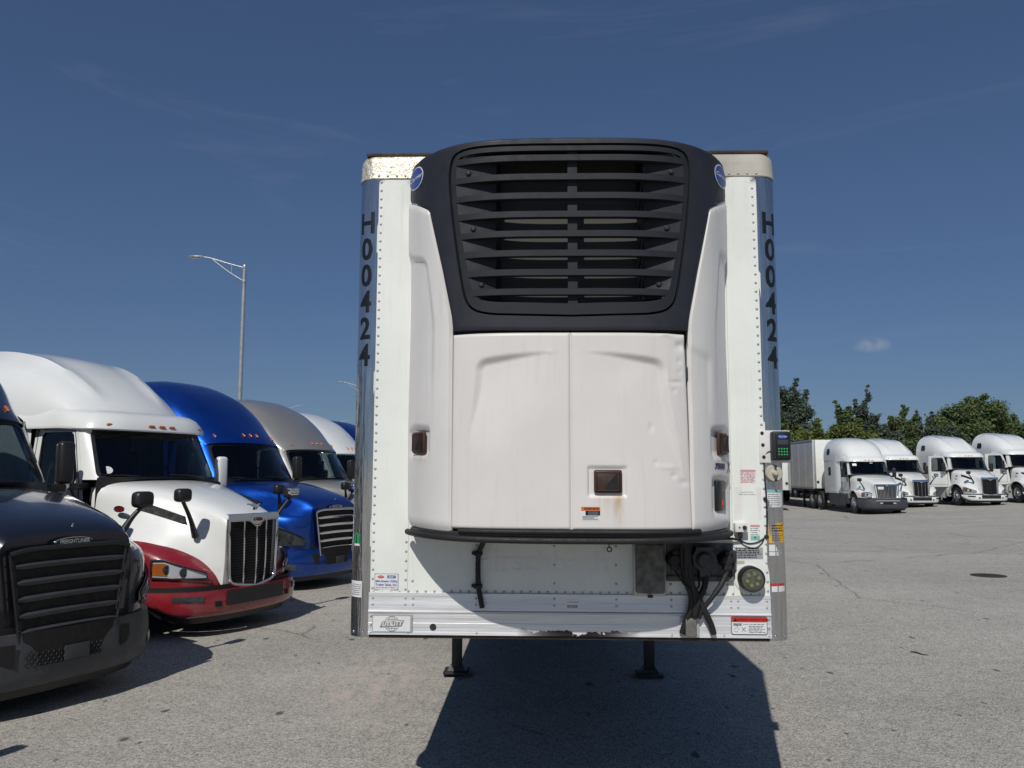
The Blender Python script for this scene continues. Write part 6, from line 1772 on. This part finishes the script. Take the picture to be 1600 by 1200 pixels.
# ------------------------------------------------------------------ trees
def leaf_mat(name, c, c2):
    m, nd, lk, b = nodes_of(name)
    n = tex_noise(nd, lk, 1.3, 5.0, 0.6)
    cc = ramp(nd, lk, n, [(0.3, c), (0.7, c2)])
    lk.new(cc, b.inputs["Base Color"])
    b.inputs["Roughness"].default_value = 0.6
    b.inputs["Specular IOR Level"].default_value = 0.3
    return m
M['leaf_dark'] = leaf_mat('leaf_blue_green', (0.052, 0.080, 0.056), (0.110, 0.145, 0.10))
M['leaf_mid'] = leaf_mat('leaf_green', (0.060, 0.094, 0.036), (0.13, 0.17, 0.062))
M['leaf_light'] = leaf_mat('leaf_yellow_green', (0.075, 0.105, 0.028), (0.150, 0.175, 0.048))
M['leaf_grey'] = leaf_mat('leaf_grey_green', (0.070, 0.085, 0.065), (0.120, 0.135, 0.10))
M['bark'] = plain('bark', (0.07, 0.06, 0.05), 0.9, var=0.4, scale=6, bmp=0.5, bscale=20)

def tree(x, y, h, rad, mat, label, base=0.25, spires=None, lean=0.0, dens=1.0, leaf=0.20, seed=0, cat='tree', name='tree', limbs=9, droop=0.0):
    rr = random.Random(seed * 77 + 5)
    T = empty(name, (x, y, ground_z(x, y)), (0, 0, 0)); tag(T, label, cat, 'trees behind the right row')
    mb = MB()
    tip = (lean * h, 0, h * 0.86)
    tr = catmull([(0, 0, -0.1), (lean * h * 0.15 + rr.uniform(-.1, .1), rr.uniform(-.1, .1), h * 0.3), (lean * h * 0.5, rr.uniform(-.2, .2), h * 0.6), tip], 12)
    mb.tube(tr, [lerp(0.018 * h + 0.05, 0.02, k / 11) for k in range(12)], 8)
    clumps = []
    if spires is None: spires = [(0, 0, 1.0)]
    for i in range(limbs):
        t = lerp(base, 0.95, (i + rr.random() * 0.6) / limbs)
        p = tr[min(11, int(t * 11))]; a = rr.uniform(0, 2 * math.pi)
        prof = math.sin(math.pi * min(1, max(0.08, (t - base) / (1.08 - base)) ** 0.75)) ** 0.7
        L = rad * prof * rr.uniform(0.65, 1.1)
        e = (p[0] + L * math.cos(a), p[1] + L * math.sin(a), p[2] + L * rr.uniform(0.15, 0.75) - droop * L)
        m_ = (lerp(p[0], e[0], .5), lerp(p[1], e[1], .5), lerp(p[2], e[2], .5) + 0.15)
        mb.tube(catmull([p, m_, e], 6), [0.06, 0.05, 0.04, 0.03, 0.02, 0.01], 5)
        for q in (0.55, 0.8, 1.0): clumps.append((lerp(p[0], e[0], q), lerp(p[1], e[1], q), lerp(p[2], e[2], q) + 0.1, rad * rr.uniform(0.20, 0.36)))
    for (su, sy_, sh) in spires:     # upright tips that break the outline
        hz = h * sh; top = (su * rad + lean * hz, sy_ * rad, hz)
        b0 = tr[5]
        mb.tube(catmull([b0, (lerp(b0[0], top[0], .6), lerp(b0[1], top[1], .6), lerp(b0[2], top[2], .5)), top], 6), [0.07, 0.05, 0.04, 0.03, 0.02, 0.008], 5)
        for k in range(11):
            q = k / 10; r_ = rad * lerp(0.34, 0.10, q ** 0.8) * rr.uniform(0.7, 1.25)
            clumps.append((lerp(b0[0], top[0], 0.3 + 0.7 * q) + rr.uniform(-.75, .75) * r_, lerp(b0[1], top[1], q) + rr.uniform(-.5, .5) * r_, lerp(b0[2], top[2], 0.3 + 0.68 * q), r_))
    mb.build('trunk', M['bark'], T, smooth=60)
    V = []; Fc = []
    for (cx, cy, cz, r_) in clumps:
        n = int(330 * dens * (r_ / 0.7) ** 1.6) + 30
        for _ in range(n):
            d = Vector((rr.gauss(0, 1), rr.gauss(0, 1), rr.gauss(0, 1))); d.normalize(); k = rr.random() ** 0.5 * rr.choice((1, 1, 1.15, 1.45))
            c = Vector((cx, cy, cz)) + Vector((d.x * r_ * k, d.y * r_ * k, d.z * r_ * k * 0.85))
            s = 0.68 * leaf * rr.uniform(0.5, 1.4)
            t = Vector((rr.gauss(0, 1), rr.gauss(0, 1), rr.gauss(0, 0.7))).normalized(); u = t.cross(Vector((rr.gauss(0, 1), rr.gauss(0, 1), rr.gauss(0, 1)))).normalized()
            o = len(V)
            V += [tuple(c - t * s), tuple(c + u * s * 0.45), tuple(c + t * s), tuple(c - u * s * 0.45)]
            Fc.append((o, o + 1, o + 2, o + 3))
    me = bpy.data.meshes.new('crown'); me.from_pydata(V, [], Fc); me.materials.append(M[mat]); me.update()
    o = bpy.data.objects.new('crown', me); o.parent = T; col.objects.link(o)
    return T
def px2x(px_, y): return (px_ - 800) / 1268.0 * y
TY = 76.0
tree(26.6, 78, 10.9, 2.6, 'leaf_dark', 'tall dark poplar like tree with several tips, highest behind the box trailer', 0.2, [(-0.45, 0.1, 0.96), (0.3, 0, 1.0), (0.75, 0.2, 0.90), (-0.9, 0, 0.84)], dens=1.5, seed=1, limbs=16)
tree(24.2, 77, 9.6, 1.7, 'leaf_dark', 'dark tree mostly hidden by the right trailer post', 0.2, [(0, 0, 1.0), (-0.6, 0, 0.9)], dens=1.4, seed=2, limbs=12)
tree(30.6, 75, 8.6, 1.5, 'leaf_mid', 'slim green tree with a split top left of the leaning tree', 0.2, [(-0.4, 0, 0.96), (0.5, 0, 0.90)], dens=1.4, seed=3, limbs=10)
tree(31.6, 74, 9.6, 1.35, 'leaf_dark', 'narrow dark tree leaning to the right behind the box trailer', 0.2, [(0.0, 0, 1.0), (-0.7, 0, 0.86), (0.9, 0, 0.72)], lean=0.10, dens=1.5, seed=4, limbs=9)
tree(27.0, 72, 6.5, 2.2, 'leaf_light', 'low yellow green bushy tree in front of the tall dark tree', 0.08, [(0, 0, 1), (-0.8, 0, .9), (0.8, 0, 0.92)], dens=1.4, seed=5, limbs=14)
tree(30.3, 71, 6.3, 1.9, 'leaf_light', 'low light green bushy tree below the slim split tree', 0.08, [(0, 0, 1), (-0.7, 0, .93), (0.7, 0, 0.9)], dens=1.4, seed=6, limbs=14)
tree(24.0, 71, 6.2, 1.8, 'leaf_light', 'low light green bush nearest the trailer post', 0.08, [(0, 0, 1), (0.7, 0, 0.9)], dens=1.4, seed=7, limbs=12)
tree(36.6, 76, 7.9, 1.9, 'leaf_mid', 'rounded green tree rising between the second and third white trucks', 0.12, [(0.1, 0, 1.0), (-0.6, 0, 0.86), (0.7, 0, 0.88)], dens=1.5, seed=8, limbs=14)
tree(34.0, 74, 5.9, 1.8, 'leaf_dark', 'low dark bush right of the leaning tree', 0.08, [(0, 0, 1), (-0.7, 0, .9), (0.8, 0, 0.95)], dens=1.5, seed=9, limbs=14)
tree(38.9, 77, 7.6, 1.2, 'leaf_grey', 'thin sparse grey green tree with bare twigs on top', 0.2, [(-0.3, 0, 0.98), (0.9, 0, 0.97)], dens=0.7, seed=10, limbs=8)
tree(44.5, 78, 9.0, 3.7, 'leaf_mid', 'broad spreading green tree behind the two rightmost trucks', 0.15, [(-0.15, 0, 0.97), (0.25, 0, 1.0), (-0.6, 0, 0.84), (0.7, 0, 0.9)], dens=1.5, seed=11, limbs=22, leaf=0.22)
tree(49.0, 79, 7.2, 2.2, 'leaf_mid', 'smaller green tree at the right end of the tree line', 0.12, [(0, 0, 1.0), (-0.6, 0, 0.92), (0.6, 0, 0.93)], dens=1.5, seed=12, limbs=14)
tree(40.6, 75, 6.1, 2.1, 'leaf_dark', 'low dark bush under the thin sparse tree', 0.06, [(0, 0, 1), (-0.7, 0, .93), (0.8, 0, 0.93)], dens=1.5, seed=13, limbs=14)
tree(52.5, 80, 6.3, 2.4, 'leaf_dark', 'low dark bush at the far right edge', 0.06, [(0, 0, 1), (-0.7, 0, .93)], dens=1.5, seed=14, limbs=14)
# undergrowth along the back of the yard
rr = random.Random(3); V = []; Fc = []
for _ in range(26000):
    x = rr.uniform(17, 60); y = rr.uniform(74, 84); z = ground_z(x, 60) + 5.0 * rr.random() ** 0.8 * (0.75 + 0.25 * math.sin(x * 1.3) * math.sin(x * 0.37 + 1))
    c = Vector((x, y, z)); s = 0.30 * rr.uniform(0.6, 1.3)
    t = Vector((rr.gauss(0, 1), rr.gauss(0, 1), rr.gauss(0, 0.7))).normalized(); u = t.cross(Vector((rr.gauss(0, 1), rr.gauss(0, 1), rr.gauss(0, 1)))).normalized()
    o = len(V); V += [tuple(c - t * s), tuple(c + u * s * 0.5), tuple(c + t * s), tuple(c - u * s * 0.5)]; Fc.append((o, o + 1, o + 2, o + 3))
me = bpy.data.meshes.new('undergrowth'); me.from_pydata(V, [], Fc); me.materials.append(M['leaf_mid']); me.update()
o = bpy.data.objects.new('undergrowth', me); col.objects.link(o); tag(o, 'dense green undergrowth along the back of the yard', 'undergrowth', kind='stuff')
